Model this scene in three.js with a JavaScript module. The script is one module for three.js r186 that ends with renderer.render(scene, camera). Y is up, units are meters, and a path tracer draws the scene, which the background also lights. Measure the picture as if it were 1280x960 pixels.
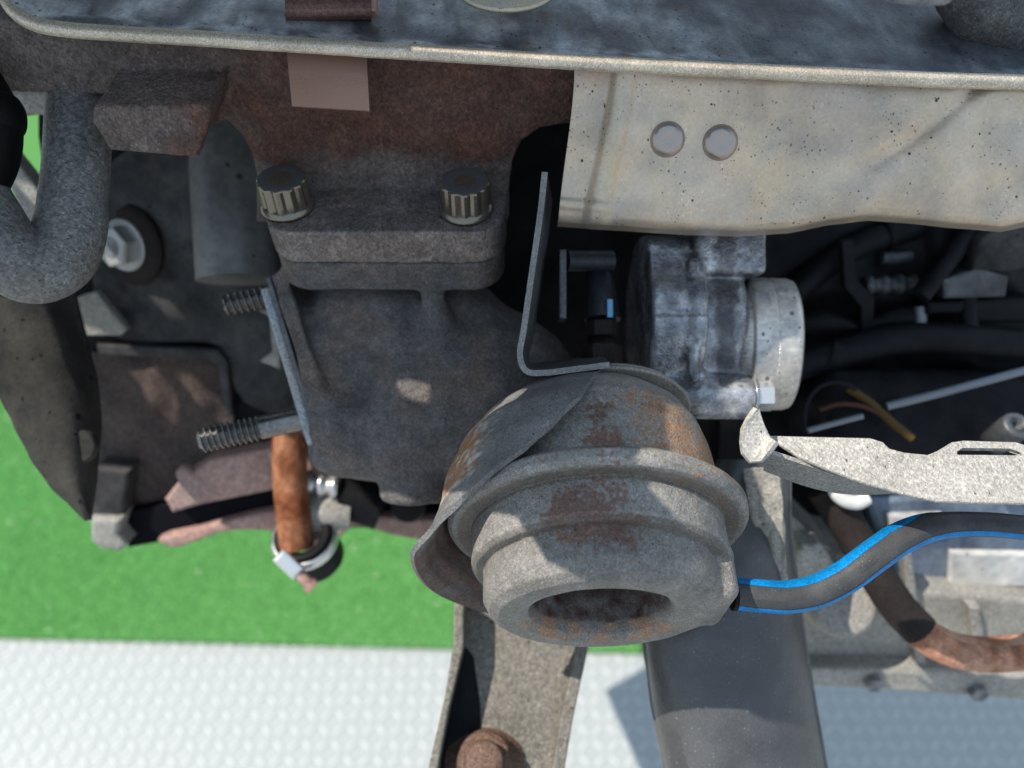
import * as THREE from 'three';
import { mergeGeometries } from 'three/addons/utils/BufferGeometryUtils.js';
import { ImprovedNoise } from 'three/addons/math/ImprovedNoise.js';

// ---------------------------------------------------------------- camera, sky, sun, exposure
// Lengths in the builders are in units of 0.2275 mm, in axes that lean with the tilted engine
// (x right, y up the lean, z out of it); toWorld turns them into metres, y up.
const F = 967, UNIT = 0.22 / F, PITCH = 50 * Math.PI / 180, CAM_H = 0.765;
const scene = new THREE.Scene();
const camera = new THREE.PerspectiveCamera(2 * Math.atan(480 / F) * 180 / Math.PI, 4 / 3, 0.01, 200);
camera.position.set(0, CAM_H, 0);
camera.rotation.set(-PITCH, 0, 0);
camera.focus = 0.212;
camera.userData.fStop = 7.6;
camera.updateMatrixWorld(true);
const toWorld = camera.matrixWorld.clone()
  .multiply(new THREE.Matrix4().makeScale(UNIT, UNIT, UNIT))
  .multiply(new THREE.Matrix4().makeTranslation(0, 0, -F));
const worldDir = (x, y, z) => new THREE.Vector3(x, y, z).transformDirection(camera.matrixWorld);

const SUN = new THREE.Vector3(-0.561, 0.561, 0.609).normalize();     // in the engine's axes
{
  const w = 256, h = 128, d = new Float32Array(w * h * 4);
  for (let j = 0; j < h; j++) for (let i = 0; i < w; i++) {
    const el = ((j + 0.5) / h - 0.5) * Math.PI, k = (j * w + i) * 4, up = Math.max(0, Math.sin(el));
    const t = Math.pow(1 - up, 2.2);
    const c = el < 0 ? [0.3, 0.32, 0.33] : [0.38 + 0.10 * t, 0.51 + 0.04 * t, 0.68 - 0.05 * t];
    d[k] = c[0] * 1.15; d[k + 1] = c[1] * 1.15; d[k + 2] = c[2] * 1.15; d[k + 3] = 1;
  }
  const sky = new THREE.DataTexture(d, w, h, THREE.RGBAFormat, THREE.FloatType);
  sky.mapping = THREE.EquirectangularReflectionMapping; sky.magFilter = sky.minFilter = THREE.LinearFilter;
  sky.needsUpdate = true;
  scene.background = sky; scene.environment = sky;
}
const sun = new THREE.DirectionalLight(new THREE.Color(1, 0.94, 0.85), 4.6);
{
  const L = worldDir(SUN.x, SUN.y, SUN.z), aim = new THREE.Vector3(0, 0.55, -0.16);
  sun.position.copy(aim).addScaledVector(L, 3); sun.target.position.copy(aim);
  sun.castShadow = true; sun.shadow.radius = 0.7; sun.shadow.mapSize.set(4096, 4096);
  const s = sun.shadow.camera; s.left = s.bottom = -1; s.right = s.top = 1; s.near = 0.1; s.far = 6;
  scene.add(sun, sun.target);
}
const renderer = new THREE.WebGLRenderer({ antialias: true });
renderer.toneMapping = THREE.LinearToneMapping;
renderer.toneMappingExposure = 1.42;
renderer.shadowMap.enabled = true;

// ---------------------------------------------------------------- small maths
const V = (x, y, z) => new THREE.Vector3(x, y, z);
const P = (px, py, z = 0) => V((px - 640) * (F - z) / F, -(py - 480) * (F - z) / F, z);   // the point at a bearing and depth
let seed = 7; const rnd = () => (seed = (seed * 16807) % 2147483647) / 2147483647;
const clamp = (x, a = 0, b = 1) => x < a ? a : x > b ? b : x;
const sstep = (a, b, x) => { const t = clamp((x - a) / (b - a)); return t * t * (3 - 2 * t); };
const mix = (a, b, t) => a + (b - a) * t;
const mix3 = (a, b, t) => [mix(a[0], b[0], t), mix(a[1], b[1], t), mix(a[2], b[2], t)];
const pn = new ImprovedNoise();
const noise = (x, y, z) => pn.noise(x + 37.3, y + 11.7, z + 5.1);
const fbm = (x, y, z, n = 3) => { let s = 0, a = 0.5; for (let i = 0; i < n; i++) { s += a * noise(x, y, z); x *= 2.03; y *= 2.03; z *= 2.03; a *= 0.5; } return s; };
const lerpTable = (tab, t) => { if (t <= tab[0][0]) return tab[0][1]; for (let i = 1; i < tab.length; i++) if (t <= tab[i][0]) { const [a, x] = tab[i - 1], [b, y] = tab[i]; return mix(x, y, sstep(0, 1, (t - a) / (b - a)) * 0.35 + 0.65 * (t - a) / (b - a)); } return tab[tab.length - 1][1]; };

class Frame {                                        // a set of axes at an origin
  constructor(o, ex, ey, ez) { this.o = o; this.ex = ex.normalize(); this.ey = ey.normalize(); this.ez = ez.normalize(); this.m = new THREE.Matrix4().makeBasis(ex, ey, ez).setPosition(o); this.inv = this.m.clone().invert(); }
  at(x, y, z) { return V(x, y, z).applyMatrix4(this.m); }
  local(p) { return p.clone().applyMatrix4(this.inv); }
  hit(px, py, axis, val) {                           // where the bearing meets the plane local[axis] = val
    const a = this.local(V(0, 0, F)), b = this.local(P(px, py, -F)), d = b.sub(a), k = 'xyz'[axis];
    return a.addScaledVector(d, (val - a[k]) / d[k]);
  }
}
const axisFrame = (o, y, hint = V(0, 0, 1)) => { const ey = y.clone().normalize(), ex = ey.clone().cross(hint).normalize(), ez = ex.clone().cross(ey); return new Frame(o.clone(), ex, ey, ez); };
const ID = new Frame(V(0, 0, 0), V(1, 0, 0), V(0, 1, 0), V(0, 0, 1));

// ---------------------------------------------------------------- procedural textures
const H = (x, y, s) => { let h = (x * 374761393 + y * 668265263 + s * 1442695041) | 0; h = Math.imul(h ^ (h >>> 13), 1274126177); return ((h ^ (h >>> 16)) >>> 0) / 4294967296; };
function tn(u, v, n, s, m = n) {                       // tileable value noise, n by m cells
  const x = u * n, y = v * m, i = Math.floor(x), j = Math.floor(y); let a = x - i, b = y - j;
  a = a * a * (3 - 2 * a); b = b * b * (3 - 2 * b);
  const i0 = i % n, i1 = (i + 1) % n, j0 = j % m, j1 = (j + 1) % m;
  return mix(mix(H(i0, j0, s), H(i1, j0, s), a), mix(H(i0, j1, s), H(i1, j1, s), a), b);
}
const tf = (u, v, n, s, o = 4) => { let t = 0, a = 0.5, w = 0; for (let k = 0; k < o; k++) { t += a * tn(u, v, n << k, s + k); w += a; a *= 0.55; } return t / w; };
function tex(size, srgb, fn) {
  const d = new Uint8Array(size * size * 4);
  for (let j = 0; j < size; j++) for (let i = 0; i < size; i++) {
    const c = fn((i + 0.5) / size, (j + 0.5) / size), k = (j * size + i) * 4;
    d[k] = clamp(c[0]) * 255; d[k + 1] = clamp(c[1]) * 255; d[k + 2] = clamp(c[2]) * 255; d[k + 3] = 255;
  }
  const t = new THREE.DataTexture(d, size, size); t.wrapS = t.wrapT = THREE.RepeatWrapping;
  t.magFilter = THREE.LinearFilter; t.minFilter = THREE.LinearMipmapLinearFilter; t.generateMipmaps = true;
  if (srgb) t.colorSpace = THREE.SRGBColorSpace; t.needsUpdate = true; return t;
}
const g3 = (x) => [x, x, x];
function dots(u, v, n, s, share, r0, r1) {              // round specks, one at most in a cell of an n by n grid
  const x = u * n, y = v * n, i = Math.floor(x), j = Math.floor(y); let k = 0;
  for (let a = -1; a <= 1; a++) for (let b = -1; b <= 1; b++) {
    const p = (i + a + n) % n, q = (j + b + n) % n; if (H(p, q, s) > share) continue;
    const r = mix(r0, r1, H(p, q, s + 1) ** 3), dx = x - (i + a + H(p, q, s + 2)), dy = (y - (j + b + H(p, q, s + 3))) * mix(0.7, 1.4, H(p, q, s + 4)); k = Math.max(k, sstep(r, r * 0.55, Math.hypot(dx, dy)));
  }
  return k;
}
const T = {
  grain: tex(1024, false, (u, v) => { const a = tn(u, v, 300, 1), b = tn(u, v, 150, 2), c = tn(u, v, 70, 3), e = tn(u, v, 28, 4); return g3(0.25 * a + 0.35 * b + 0.25 * c + 0.15 * e); }),
  castColor: tex(1024, true, (u, v) => {
    const a = tf(u, v, 8, 11, 4), b = tn(u, v, 200, 12), c = tn(u, v, 110, 13), e = tn(u, v, 420, 14);
    let x = 0.64 + 0.16 * (a - 0.5) + 0.15 * (b - 0.5) + 0.19 * (c - 0.5);
    x += 0.16 * dots(u, v, 90, 15, 0.22 + 0.9 * (a - 0.5), 0.10, 0.45); x *= 1 - 0.32 * dots(u, v, 120, 16, 0.25, 0.15, 0.42); x += 0.12 * dots(u, v, 40, 17, 0.08, 0.05, 0.16);
    const w = tf(u, v, 5, 19, 3) - 0.5; return [x + 0.06 * w, x, x - 0.05 * w];
  }),
  zincColor: tex(1024, true, (u, v) => {                // speckled plated steel
    const a = tf(u, v, 6, 21, 4), b = tn(u, v, 260, 22), c = tn(u, v, 130, 23), e = tn(u, v, 90, 24), f = tn(u, v, 48, 25);
    const g = tn(u, v, 380, 26); let x = 0.66 + 0.16 * (a - 0.5) + 0.17 * (b - 0.5) + 0.13 * (c - 0.5);
    if (g > 0.82) x += 0.34 * (g - 0.82) / 0.18; if (c > 0.80) x += 0.3 * (c - 0.80); x += 0.10 * dots(u, v, 110, 27, 0.3, 0.12, 0.36); x *= 1 - 0.5 * dots(u, v, 70, 28, 0.10, 0.1, 0.32);
    return [x + 0.01, x, x - 0.01];
  }),
  aluColor: tex(1024, true, (u, v) => {                 // stained sheet aluminium with pits
    const a = tf(u, v, 4, 31, 5), b = tf(u, v, 9, 36, 4), c = tn(u, v, 70, 33), e = tn(u, v, 150, 34), s = tf(u, v, 12, 35, 3);
    let x = 0.72 + 0.14 * (a - 0.5) + 0.05 * (e - 0.5); const w = 0.6 * (b - 0.5);
    x *= 1 - 0.68 * dots(u, v, 30, 37, 0.09 + 2.4 * (s - 0.5), 0.03, 0.17); x *= 1 - 0.4 * dots(u, v, 80, 47, 0.16 + 0.9 * (s - 0.5), 0.12, 0.34); x += 0.05 * dots(u, v, 60, 57, 0.2, 0.1, 0.4);
    return [x + 0.07 * w, x, x - 0.11 * w];
  }),
  rustColor: tex(1024, true, (u, v) => {
    const a = tf(u, v, 6, 41, 5), b = tn(u, v, 160, 42), c = tf(u, v, 22, 43, 3);
    const x = 0.62 + 0.35 * (a - 0.5) + 0.2 * (b - 0.5) + 0.3 * (c - 0.5);
    return [x * 1.12, x * (0.86 + 0.3 * (a - 0.5)), x * (0.74 + 0.5 * (a - 0.5))];
  }),
  brush: tex(1024, false, (u, v) => g3(0.45 * tn(u, v, 16, 51, 420) + 0.3 * tn(u, v, 40, 52, 700) + 0.25 * tf(u, v, 40, 53, 3))),
  smudge: tex(512, false, (u, v) => { const a = tf(u, v, 5, 61, 5), b = tn(u, v, 140, 62); return g3(0.30 + 0.65 * a + 0.12 * (b - 0.5)); }),
  dust: tex(1024, true, (u, v) => {                     // dark plastic or rubber with dust specks
    const a = tf(u, v, 6, 71, 4), b = tn(u, v, 190, 72), c = tn(u, v, 330, 73), e = tf(u, v, 14, 74, 2), k = tn(u, v, 36, 75, 120);
    let x = 0.42 + 0.18 * (a - 0.5) + 0.10 * (c - 0.5); x += 0.4 * dots(u, v, 60, 76, 0.22 + 0.8 * (e - 0.5), 0.06, 0.2); x += 0.3 * dots(u, v, 22, 77, 0.2, 0.03, 0.09);
    return [x, x, x];
  }),
  oil: tex(1024, true, (u, v) => {                      // grubby castings
    const a = tf(u, v, 5, 81, 5), b = tf(u, v, 16, 82, 3), c = tn(u, v, 120, 83), e = tn(u, v, 60, 84);
    let x = 0.62 + 0.40 * (a - 0.5) + 0.25 * (b - 0.5) + 0.10 * (c - 0.5); x *= 1 - 0.45 * dots(u, v, 40, 85, 0.2, 0.08, 0.3);
    return [x + 0.03 * (b - 0.5), x, x - 0.05 * (b - 0.5)];
  }),
  turf: tex(512, true, (u, v) => { const a = tf(u, v, 9, 91, 4), b = tn(u, v, 180, 92); const x = 0.75 + 0.25 * (a - 0.5) + 0.25 * (b - 0.5); return g3(x); }),
};
const clones = new Map();
const tiled = (name, metres) => { const k = name + metres; if (!clones.has(k)) { const t = T[name].clone(); t.repeat.set(1 / metres, 1 / metres); t.needsUpdate = true; clones.set(k, t); } return clones.get(k); };
function mat(color, roughness, metalness, o = {}) {
  const m = new THREE.MeshPhysicalMaterial({ color: new THREE.Color().setRGB(...color.map((c) => o.map && o.map !== 'turf' ? c * 1.7 : c)), roughness, metalness });
  if (o.map) m.map = tiled(o.map, o.tile ?? 0.06);
  if (o.bump) { m.bumpMap = tiled(o.bump, o.btile ?? 0.06); m.bumpScale = o.bs ?? 0.0002; }
  if (o.rmap) m.roughnessMap = tiled(o.rmap, o.rtile ?? 0.05);
  m.specularIntensity = o.spec ?? (metalness < 0.3 ? 0.45 : 1);
  if (o.vc) m.vertexColors = true;
  if (o.coat) { m.clearcoat = o.coat; m.clearcoatRoughness = 0.25; }
  m.side = THREE.DoubleSide; return m;
}
const M = {
  manifold: mat([1, 1, 1], 0.8, 0.0, { map: 'castColor', bump: 'grain', bs: 0.0006, vc: true, tile: 0.075, btile: 0.085, spec: 0.6 }),
  turbine: mat([1, 1, 1], 0.75, 0.0, { map: 'castColor', bump: 'grain', bs: 0.0003, vc: true, tile: 0.05 }),
  zinc: mat([1, 1, 1], 0.55, 0.1, { map: 'zincColor', bump: 'grain', bs: 0.00022, vc: true, tile: 0.05, btile: 0.05 }),
  guardSteel: mat([0.50, 0.48, 0.44], 0.62, 0.15, { map: 'zincColor', bump: 'grain', bs: 0.00022, tile: 0.08 }),
  aluSheet: mat([1, 1, 1], 0.40, 0.4, { map: 'aluColor', bump: 'smudge', bs: 0.0003, btile: 0.08, tile: 0.09, vc: true }),
  rivet: mat([0.37, 0.31, 0.27], 0.38, 0.6, { rmap: 'smudge', rtile: 0.03 }),
  plate: mat([1, 1, 1], 0.55, 0.45, { map: 'oil', bump: 'grain', bs: 0.0001, tile: 0.07, vc: true }),
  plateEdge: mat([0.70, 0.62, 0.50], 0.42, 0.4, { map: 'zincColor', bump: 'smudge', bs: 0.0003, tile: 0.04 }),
  bolt: mat([0.20, 0.172, 0.135], 0.38, 0.75, { rmap: 'smudge', bump: 'grain', bs: 0.00005, rtile: 0.02 }),
  boltTopShade: mat([0.085, 0.085, 0.085], 0.6, 0.4, { bump: 'grain', bs: 0.00015 }),  // darker copy of the bolt steel, shade on the top put into colour
  copperClip: mat([0.30, 0.175, 0.125], 0.45, 0.1, { rmap: 'smudge', bump: 'smudge', bs: 0.0002 }),
  darkClip: mat([0.22, 0.12, 0.10], 0.6, 0.3, { map: 'castColor' }),
  stud: mat([0.30, 0.28, 0.26], 0.38, 0.85, { rmap: 'smudge', rtile: 0.03, map: 'castColor', tile: 0.04 }),
  alu: mat([1, 1, 1], 0.42, 0.55, { map: 'oil', bump: 'grain', bs: 0.0002, tile: 0.05, rmap: 'smudge', vc: true }),
  aluMachined: mat([0.92, 0.86, 0.78], 0.36, 0.65, { map: 'oil', bump: 'brush', bs: 0.00016, btile: 0.05, tile: 0.12 }),
  cutEdge: mat([0.25, 0.24, 0.225], 0.4, 0.6, { map: 'zincColor', tile: 0.05 }),
  strap: mat([0.14, 0.14, 0.145], 0.5, 0.4, { map: 'castColor', bump: 'grain', bs: 0.0001 }),
  hose: mat([0.20, 0.20, 0.20], 0.5, 0, { map: 'dust', bump: 'grain', bs: 0.00006, tile: 0.045 }),
  blue: mat([0.0, 0.31, 0.78], 0.5, 0, { bump: 'grain', bs: 0.00006, map: 'turf', tile: 0.05 }),
  rubber: mat([0.02, 0.02, 0.022], 0.5, 0, { map: 'dust', spec: 0.2 }),
  duct: mat([0.215, 0.215, 0.22], 0.36, 0, { map: 'dust', bump: 'smudge', bs: 0.0006, tile: 0.07, btile: 0.05, spec: 1 }),
  ductEdge: mat([0.45, 0.43, 0.41], 0.45, 0.2, { map: 'dust', tile: 0.05 }),
  pipeGrey: mat([0.33, 0.335, 0.34], 0.5, 0.25, { map: 'oil', bump: 'grain', bs: 0.0003, tile: 0.05 }),
  pipeWorn: mat([0.25, 0.245, 0.235], 0.5, 0.2, { map: 'castColor', bump: 'grain', bs: 0.0003, tile: 0.09 }),
  pipeDark: mat([0.15, 0.145, 0.14], 0.55, 0.1, { map: 'castColor', bump: 'grain', bs: 0.0002 }),
  rustFaded: mat([0.44, 0.36, 0.29], 0.8, 0.0, { map: 'rustColor', bump: 'grain', bs: 0.0004, tile: 0.06 }),
  nutRust: mat([0.20, 0.125, 0.09], 0.75, 0.1, { map: 'castColor', bump: 'grain', bs: 0.0003, tile: 0.06 }),
  rust: mat([0.27, 0.175, 0.105], 0.8, 0.0, { map: 'rustColor', bump: 'grain', bs: 0.0004, tile: 0.05 }),
  rustBrown: mat([0.105, 0.075, 0.065], 0.75, 0.0, { map: 'castColor', bump: 'grain', bs: 0.0003, tile: 0.09 }),
  rustPale: mat([0.52, 0.33, 0.28], 0.75, 0.0, { map: 'castColor', bump: 'grain', bs: 0.0003, tile: 0.09 }),
  rustDark: mat([0.030, 0.021, 0.018], 0.75, 0.0, { map: 'castColor', bump: 'grain', bs: 0.0003 }),
  rodMetal: mat([0.17, 0.18, 0.20], 0.45, 0.6),
  silver: mat([0.62, 0.61, 0.59], 0.36, 0.75, { rmap: 'smudge' }),
  armSteel: mat([0.21, 0.195, 0.168], 0.65, 0.1, { map: 'zincColor', bump: 'grain', bs: 0.0003, tile: 0.15 }),
  castAlu: mat([0.38, 0.37, 0.34], 0.6, 0.15, { map: 'zincColor', bump: 'grain', bs: 0.0003, tile: 0.09 }),
  block: mat([0.085, 0.08, 0.078], 0.62, 0.1, { map: 'oil', bump: 'smudge', bs: 0.0006, tile: 0.08, spec: 0.2 }),
  blockDark: mat([0.014, 0.014, 0.016], 0.6, 0.1, { map: 'oil', bump: 'smudge', bs: 0.0006, tile: 0.08, spec: 0.2 }),  // block colour lowered to near black, standing in for shade in the gaps
  bayDark: mat([0.013, 0.013, 0.016], 0.55, 0.1, { map: 'oil', bump: 'smudge', bs: 0.0005, tile: 0.07, spec: 0.3 }),  // near black so the bay looks shaded by its colour
  darkSteel: mat([0.045, 0.05, 0.058], 0.5, 0.4, { map: 'castColor' }),
  bayMetal: mat([0.11, 0.115, 0.125], 0.5, 0.4, { map: 'oil', tile: 0.06 }),  // darker copy of the pipe metal, bay shade put into colour
  bayRod: mat([0.17, 0.18, 0.20], 0.45, 0.5),  // rod metal dimmed in colour for the bay shade
  boltBright: mat([0.34, 0.335, 0.32], 0.5, 0.4, { rmap: 'smudge' }),
  shadeBlack: mat([0.006, 0.006, 0.008], 0.8, 0, { spec: 0.1 }),  // near black, the shade of a slot put into the colour
  greyPipe: mat([0.20, 0.195, 0.185], 0.5, 0.3, { map: 'oil', tile: 0.2 }),
  guardDark: mat([0.05, 0.046, 0.04], 0.7, 0.0, { map: 'oil', bump: 'grain', bs: 0.0002, tile: 0.16, spec: 0.2 }),
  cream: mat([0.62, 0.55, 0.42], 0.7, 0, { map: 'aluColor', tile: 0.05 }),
  bluePlastic: mat([0.20, 0.25, 0.33], 0.6, 0, { map: 'oil', tile: 0.15 }),
  whitePlastic: mat([0.85, 0.84, 0.80], 0.5, 0, { map: 'oil', tile: 0.3 }),
  wireYellow: mat([0.07, 0.04, 0.008], 0.6, 0), wireRed: mat([0.06, 0.018, 0.012], 0.6, 0),  // wire colours dimmed in place of the bay shade
  paleBlue: mat([0.16, 0.36, 0.55], 0.6, 0),
  floor: mat([0.31, 0.324, 0.316], 0.45, 0.0, { bump: 'smudge', bs: 0.0008, btile: 0.4 }),
  tread: mat([0.385, 0.40, 0.388], 0.4, 0.0),
  turf: mat([0.07, 0.20, 0.05], 0.9, 0),
  blade: mat([0.245, 0.58, 0.19], 0.5, 0, { vc: false }),
  body: mat([0.06, 0.06, 0.065], 0.5, 0.2),  // for the added shade panel above the view
};

// ---------------------------------------------------------------- geometry builders
const numbers = new Map();
const numbered = (n) => { const k = numbers.get(n) ?? 0; numbers.set(n, k + 1); return k ? `${n}_${String(k).padStart(3, '0')}` : n; };
function thing(name, label, category, base, group) {
  const o = new THREE.Group(); o.name = numbered(name); o.position.copy(base.clone().applyMatrix4(toWorld));
  o.userData = { label, category }; if (group) o.userData.group = group; scene.add(o); return o;
}
function boxUV(g) {                                     // uv in metres, each triangle projected along its main axis
  const idx = g.index ? g.index.array : null, pos = g.attributes.position.array, nor = g.attributes.normal.array, col = g.attributes.color?.array;
  const n = idx ? idx.length : pos.length / 3, map = new Map(), p2 = [], n2 = [], u2 = [], c2 = [], out = [];
  for (let i = 0; i < n; i += 3) {
    const t = [0, 1, 2].map((k) => idx ? idx[i + k] : i + k), s = [0, 0, 0];
    for (const v of t) for (let k = 0; k < 3; k++) s[k] += nor[v * 3 + k];
    const ax = Math.abs(s[0]) > Math.abs(s[1]) && Math.abs(s[0]) > Math.abs(s[2]) ? 0 : Math.abs(s[1]) > Math.abs(s[2]) ? 1 : 2;
    for (const v of t) {
      const key = v * 3 + ax; let q = map.get(key);
      if (q === undefined) {
        q = p2.length / 3; map.set(key, q);
        const x = pos[v * 3], y = pos[v * 3 + 1], z = pos[v * 3 + 2];
        p2.push(x, y, z); n2.push(nor[v * 3], nor[v * 3 + 1], nor[v * 3 + 2]);
        if (ax === 0) u2.push(z * UNIT + 0.013, y * UNIT); else if (ax === 1) u2.push(x * UNIT, z * UNIT + 0.021); else u2.push(x * UNIT, y * UNIT);
        if (col) c2.push(col[v * 3], col[v * 3 + 1], col[v * 3 + 2]);
      }
      out.push(q);
    }
  }
  const r = new THREE.BufferGeometry();
  r.setAttribute('position', new THREE.Float32BufferAttribute(p2, 3)); r.setAttribute('normal', new THREE.Float32BufferAttribute(n2, 3));
  r.setAttribute('uv', new THREE.Float32BufferAttribute(u2, 2)); if (col) r.setAttribute('color', new THREE.Float32BufferAttribute(c2, 3));
  r.setIndex(out); return r;
}
function strip(g) { for (const k of Object.keys(g.attributes)) if (!['position', 'normal', 'color', 'uv'].includes(k)) g.deleteAttribute(k); return g; }
function part(parent, name, geos, material, { uv = 'box', color } = {}) {
  let g = Array.isArray(geos) ? (geos.length > 1 ? mergeGeometries(geos.map((x) => { x = x.index ? x.toNonIndexed() : x; strip(x); if (uv === 'box') x.deleteAttribute('uv'); return x; })) : geos[0]) : geos;
  strip(g); if (color) paint(g, color); else if (material.vertexColors && !g.attributes.color) paint(g, () => [0.5, 0.5, 0.5]);
  if (uv === 'box') g = boxUV(g);
  g.applyMatrix4(toWorld);
  let base = V(0, 0, 0); for (let o = parent; o && o !== scene; o = o.parent) base.add(o.position);
  g.translate(-base.x, -base.y, -base.z);
  const m = new THREE.Mesh(g, material); m.name = name; m.castShadow = m.receiveShadow = true; parent.add(m); return m;
}
function paint(g, fn) {
  const p = g.attributes.position, n = g.attributes.normal, c = new Float32Array(p.count * 3);
  for (let i = 0; i < p.count; i++) { const q = fn(p.getX(i), p.getY(i), p.getZ(i), n.getX(i), n.getY(i), n.getZ(i)); c[i * 3] = Math.max(0, q[0]); c[i * 3 + 1] = Math.max(0, q[1]); c[i * 3 + 2] = Math.max(0, q[2]); }
  g.setAttribute('color', new THREE.BufferAttribute(c, 3));
}
// signed distances
const smin = (a, b, k) => { const h = Math.max(k - Math.abs(a - b), 0) / k; return Math.min(a, b) - h * h * k * 0.25; };
const smax = (a, b, k) => -smin(-a, -b, k);
const dBox = (x, y, z, a, b, c, r) => { const i = Math.abs(x) - a + r, j = Math.abs(y) - b + r, k = Math.abs(z) - c + r; return Math.hypot(Math.max(i, 0), Math.max(j, 0), Math.max(k, 0)) + Math.min(Math.max(i, j, k), 0) - r; };
const d2Box = (x, y, a, b, r) => { const i = Math.abs(x) - a + r, j = Math.abs(y) - b + r; return Math.hypot(Math.max(i, 0), Math.max(j, 0)) + Math.min(Math.max(i, j), 0) - r; };
const extrude = (d2, h, half, r) => { const a = d2 + r, b = Math.abs(h) - half + r; return Math.min(Math.max(a, b), 0) + Math.hypot(Math.max(a, 0), Math.max(b, 0)) - r; };
const dCap = (x, y, z, A, B, r, r2 = r) => { const ax = B.x - A.x, ay = B.y - A.y, az = B.z - A.z, px = x - A.x, py = y - A.y, pz = z - A.z, t = clamp((px * ax + py * ay + pz * az) / (ax * ax + ay * ay + az * az)); return Math.hypot(px - ax * t, py - ay * t, pz - az * t) - mix(r, r2, t); };
const dPoly = (poly) => (x, y) => {
  let d = 1e18, s = 1; for (let i = 0, j = poly.length - 1; i < poly.length; j = i++) {
    const ax = poly[i][0], ay = poly[i][1], ex = poly[j][0] - ax, ey = poly[j][1] - ay, wx = x - ax, wy = y - ay, t = clamp((wx * ex + wy * ey) / (ex * ex + ey * ey)), qx = wx - ex * t, qy = wy - ey * t;
    d = Math.min(d, qx * qx + qy * qy);
    const c1 = y >= ay, c2 = y < poly[j][1], c3 = ex * wy > ey * wx; if ((c1 && c2 && c3) || (!c1 && !c2 && !c3)) s = -s;
  } return s * Math.sqrt(d);
};
function surface(fn, lo, hi, h, frame = ID, color) {    // surface nets over a signed distance
  const n = [0, 1, 2].map((k) => Math.ceil((hi[k] - lo[k]) / h / 6) * 6), X = n[0] + 1, Y = n[1] + 1, Z = n[2] + 1;
  const v = new Float32Array(X * Y * Z).fill(NaN), at = (i, j, k) => (k * Y + j) * X + i, B = 6, far = B * h * 0.87 * 1.35 + h;
  for (let K = 0; K < n[2]; K += B) for (let J = 0; J < n[1]; J += B) for (let I = 0; I < n[0]; I += B) {
    const c = fn(lo[0] + (I + 3) * h, lo[1] + (J + 3) * h, lo[2] + (K + 3) * h), skip = Math.abs(c) > far;
    for (let k = K; k <= K + B; k++) for (let j = J; j <= J + B; j++) for (let i = I; i <= I + B; i++) {
      const q = at(i, j, k);
      if (skip) { if (v[q] !== v[q]) v[q] = c > 0 ? 1e3 : -1e3; } else if (v[q] !== v[q] || Math.abs(v[q]) === 1e3) v[q] = fn(lo[0] + i * h, lo[1] + j * h, lo[2] + k * h);
    }
  }
  const id = new Int32Array(X * Y * Z).fill(-1), pos = [], tri = [];
  const E = [[0, 1], [2, 3], [4, 5], [6, 7], [0, 2], [1, 3], [4, 6], [5, 7], [0, 4], [1, 5], [2, 6], [3, 7]];
  for (let k = 0; k < n[2]; k++) for (let j = 0; j < n[1]; j++) for (let i = 0; i < n[0]; i++) {
    const c = [v[at(i, j, k)], v[at(i + 1, j, k)], v[at(i, j + 1, k)], v[at(i + 1, j + 1, k)], v[at(i, j, k + 1)], v[at(i + 1, j, k + 1)], v[at(i, j + 1, k + 1)], v[at(i + 1, j + 1, k + 1)]];
    let neg = 0; for (const q of c) if (q < 0) neg++; if (!neg || neg === 8) continue;
    let x = 0, y = 0, z = 0, m = 0;
    for (const [a, b] of E) if ((c[a] < 0) !== (c[b] < 0)) { const t = c[a] / (c[a] - c[b]); x += mix(a & 1, b & 1, t); y += mix(a >> 1 & 1, b >> 1 & 1, t); z += mix(a >> 2, b >> 2, t); m++; }
    id[at(i, j, k)] = pos.length / 3; pos.push(lo[0] + (i + x / m) * h, lo[1] + (j + y / m) * h, lo[2] + (k + z / m) * h);
  }
  const quad = (a, b, c, d, f) => { if (a < 0 || b < 0 || c < 0 || d < 0) return; f ? tri.push(a, b, c, a, c, d) : tri.push(a, c, b, a, d, c); };
  for (let k = 1; k < n[2]; k++) for (let j = 1; j < n[1]; j++) for (let i = 1; i < n[0]; i++) {
    const s = v[at(i, j, k)] < 0;
    if (s !== v[at(i + 1, j, k)] < 0) quad(id[at(i, j - 1, k - 1)], id[at(i, j, k - 1)], id[at(i, j, k)], id[at(i, j - 1, k)], s);
    if (s !== v[at(i, j + 1, k)] < 0) quad(id[at(i - 1, j, k - 1)], id[at(i - 1, j, k)], id[at(i, j, k)], id[at(i, j, k - 1)], s);
    if (s !== v[at(i, j, k + 1)] < 0) quad(id[at(i - 1, j - 1, k)], id[at(i, j - 1, k)], id[at(i, j, k)], id[at(i - 1, j, k)], s);
  }
  const nor = new Float32Array(pos.length), e = h * 0.4;
  for (let q = 0; q < pos.length; q += 3) {
    const x = pos[q], y = pos[q + 1], z = pos[q + 2], a = fn(x + e, y, z) - fn(x - e, y, z), b = fn(x, y + e, z) - fn(x, y - e, z), c = fn(x, y, z + e) - fn(x, y, z - e), l = Math.hypot(a, b, c) || 1;
    nor[q] = a / l; nor[q + 1] = b / l; nor[q + 2] = c / l;
  }
  const g = new THREE.BufferGeometry();
  g.setAttribute('position', new THREE.Float32BufferAttribute(pos, 3)); g.setAttribute('normal', new THREE.BufferAttribute(nor, 3)); g.setIndex(tri);
  g.applyMatrix4(frame.m); if (color) paint(g, color); return g;
}
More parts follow.
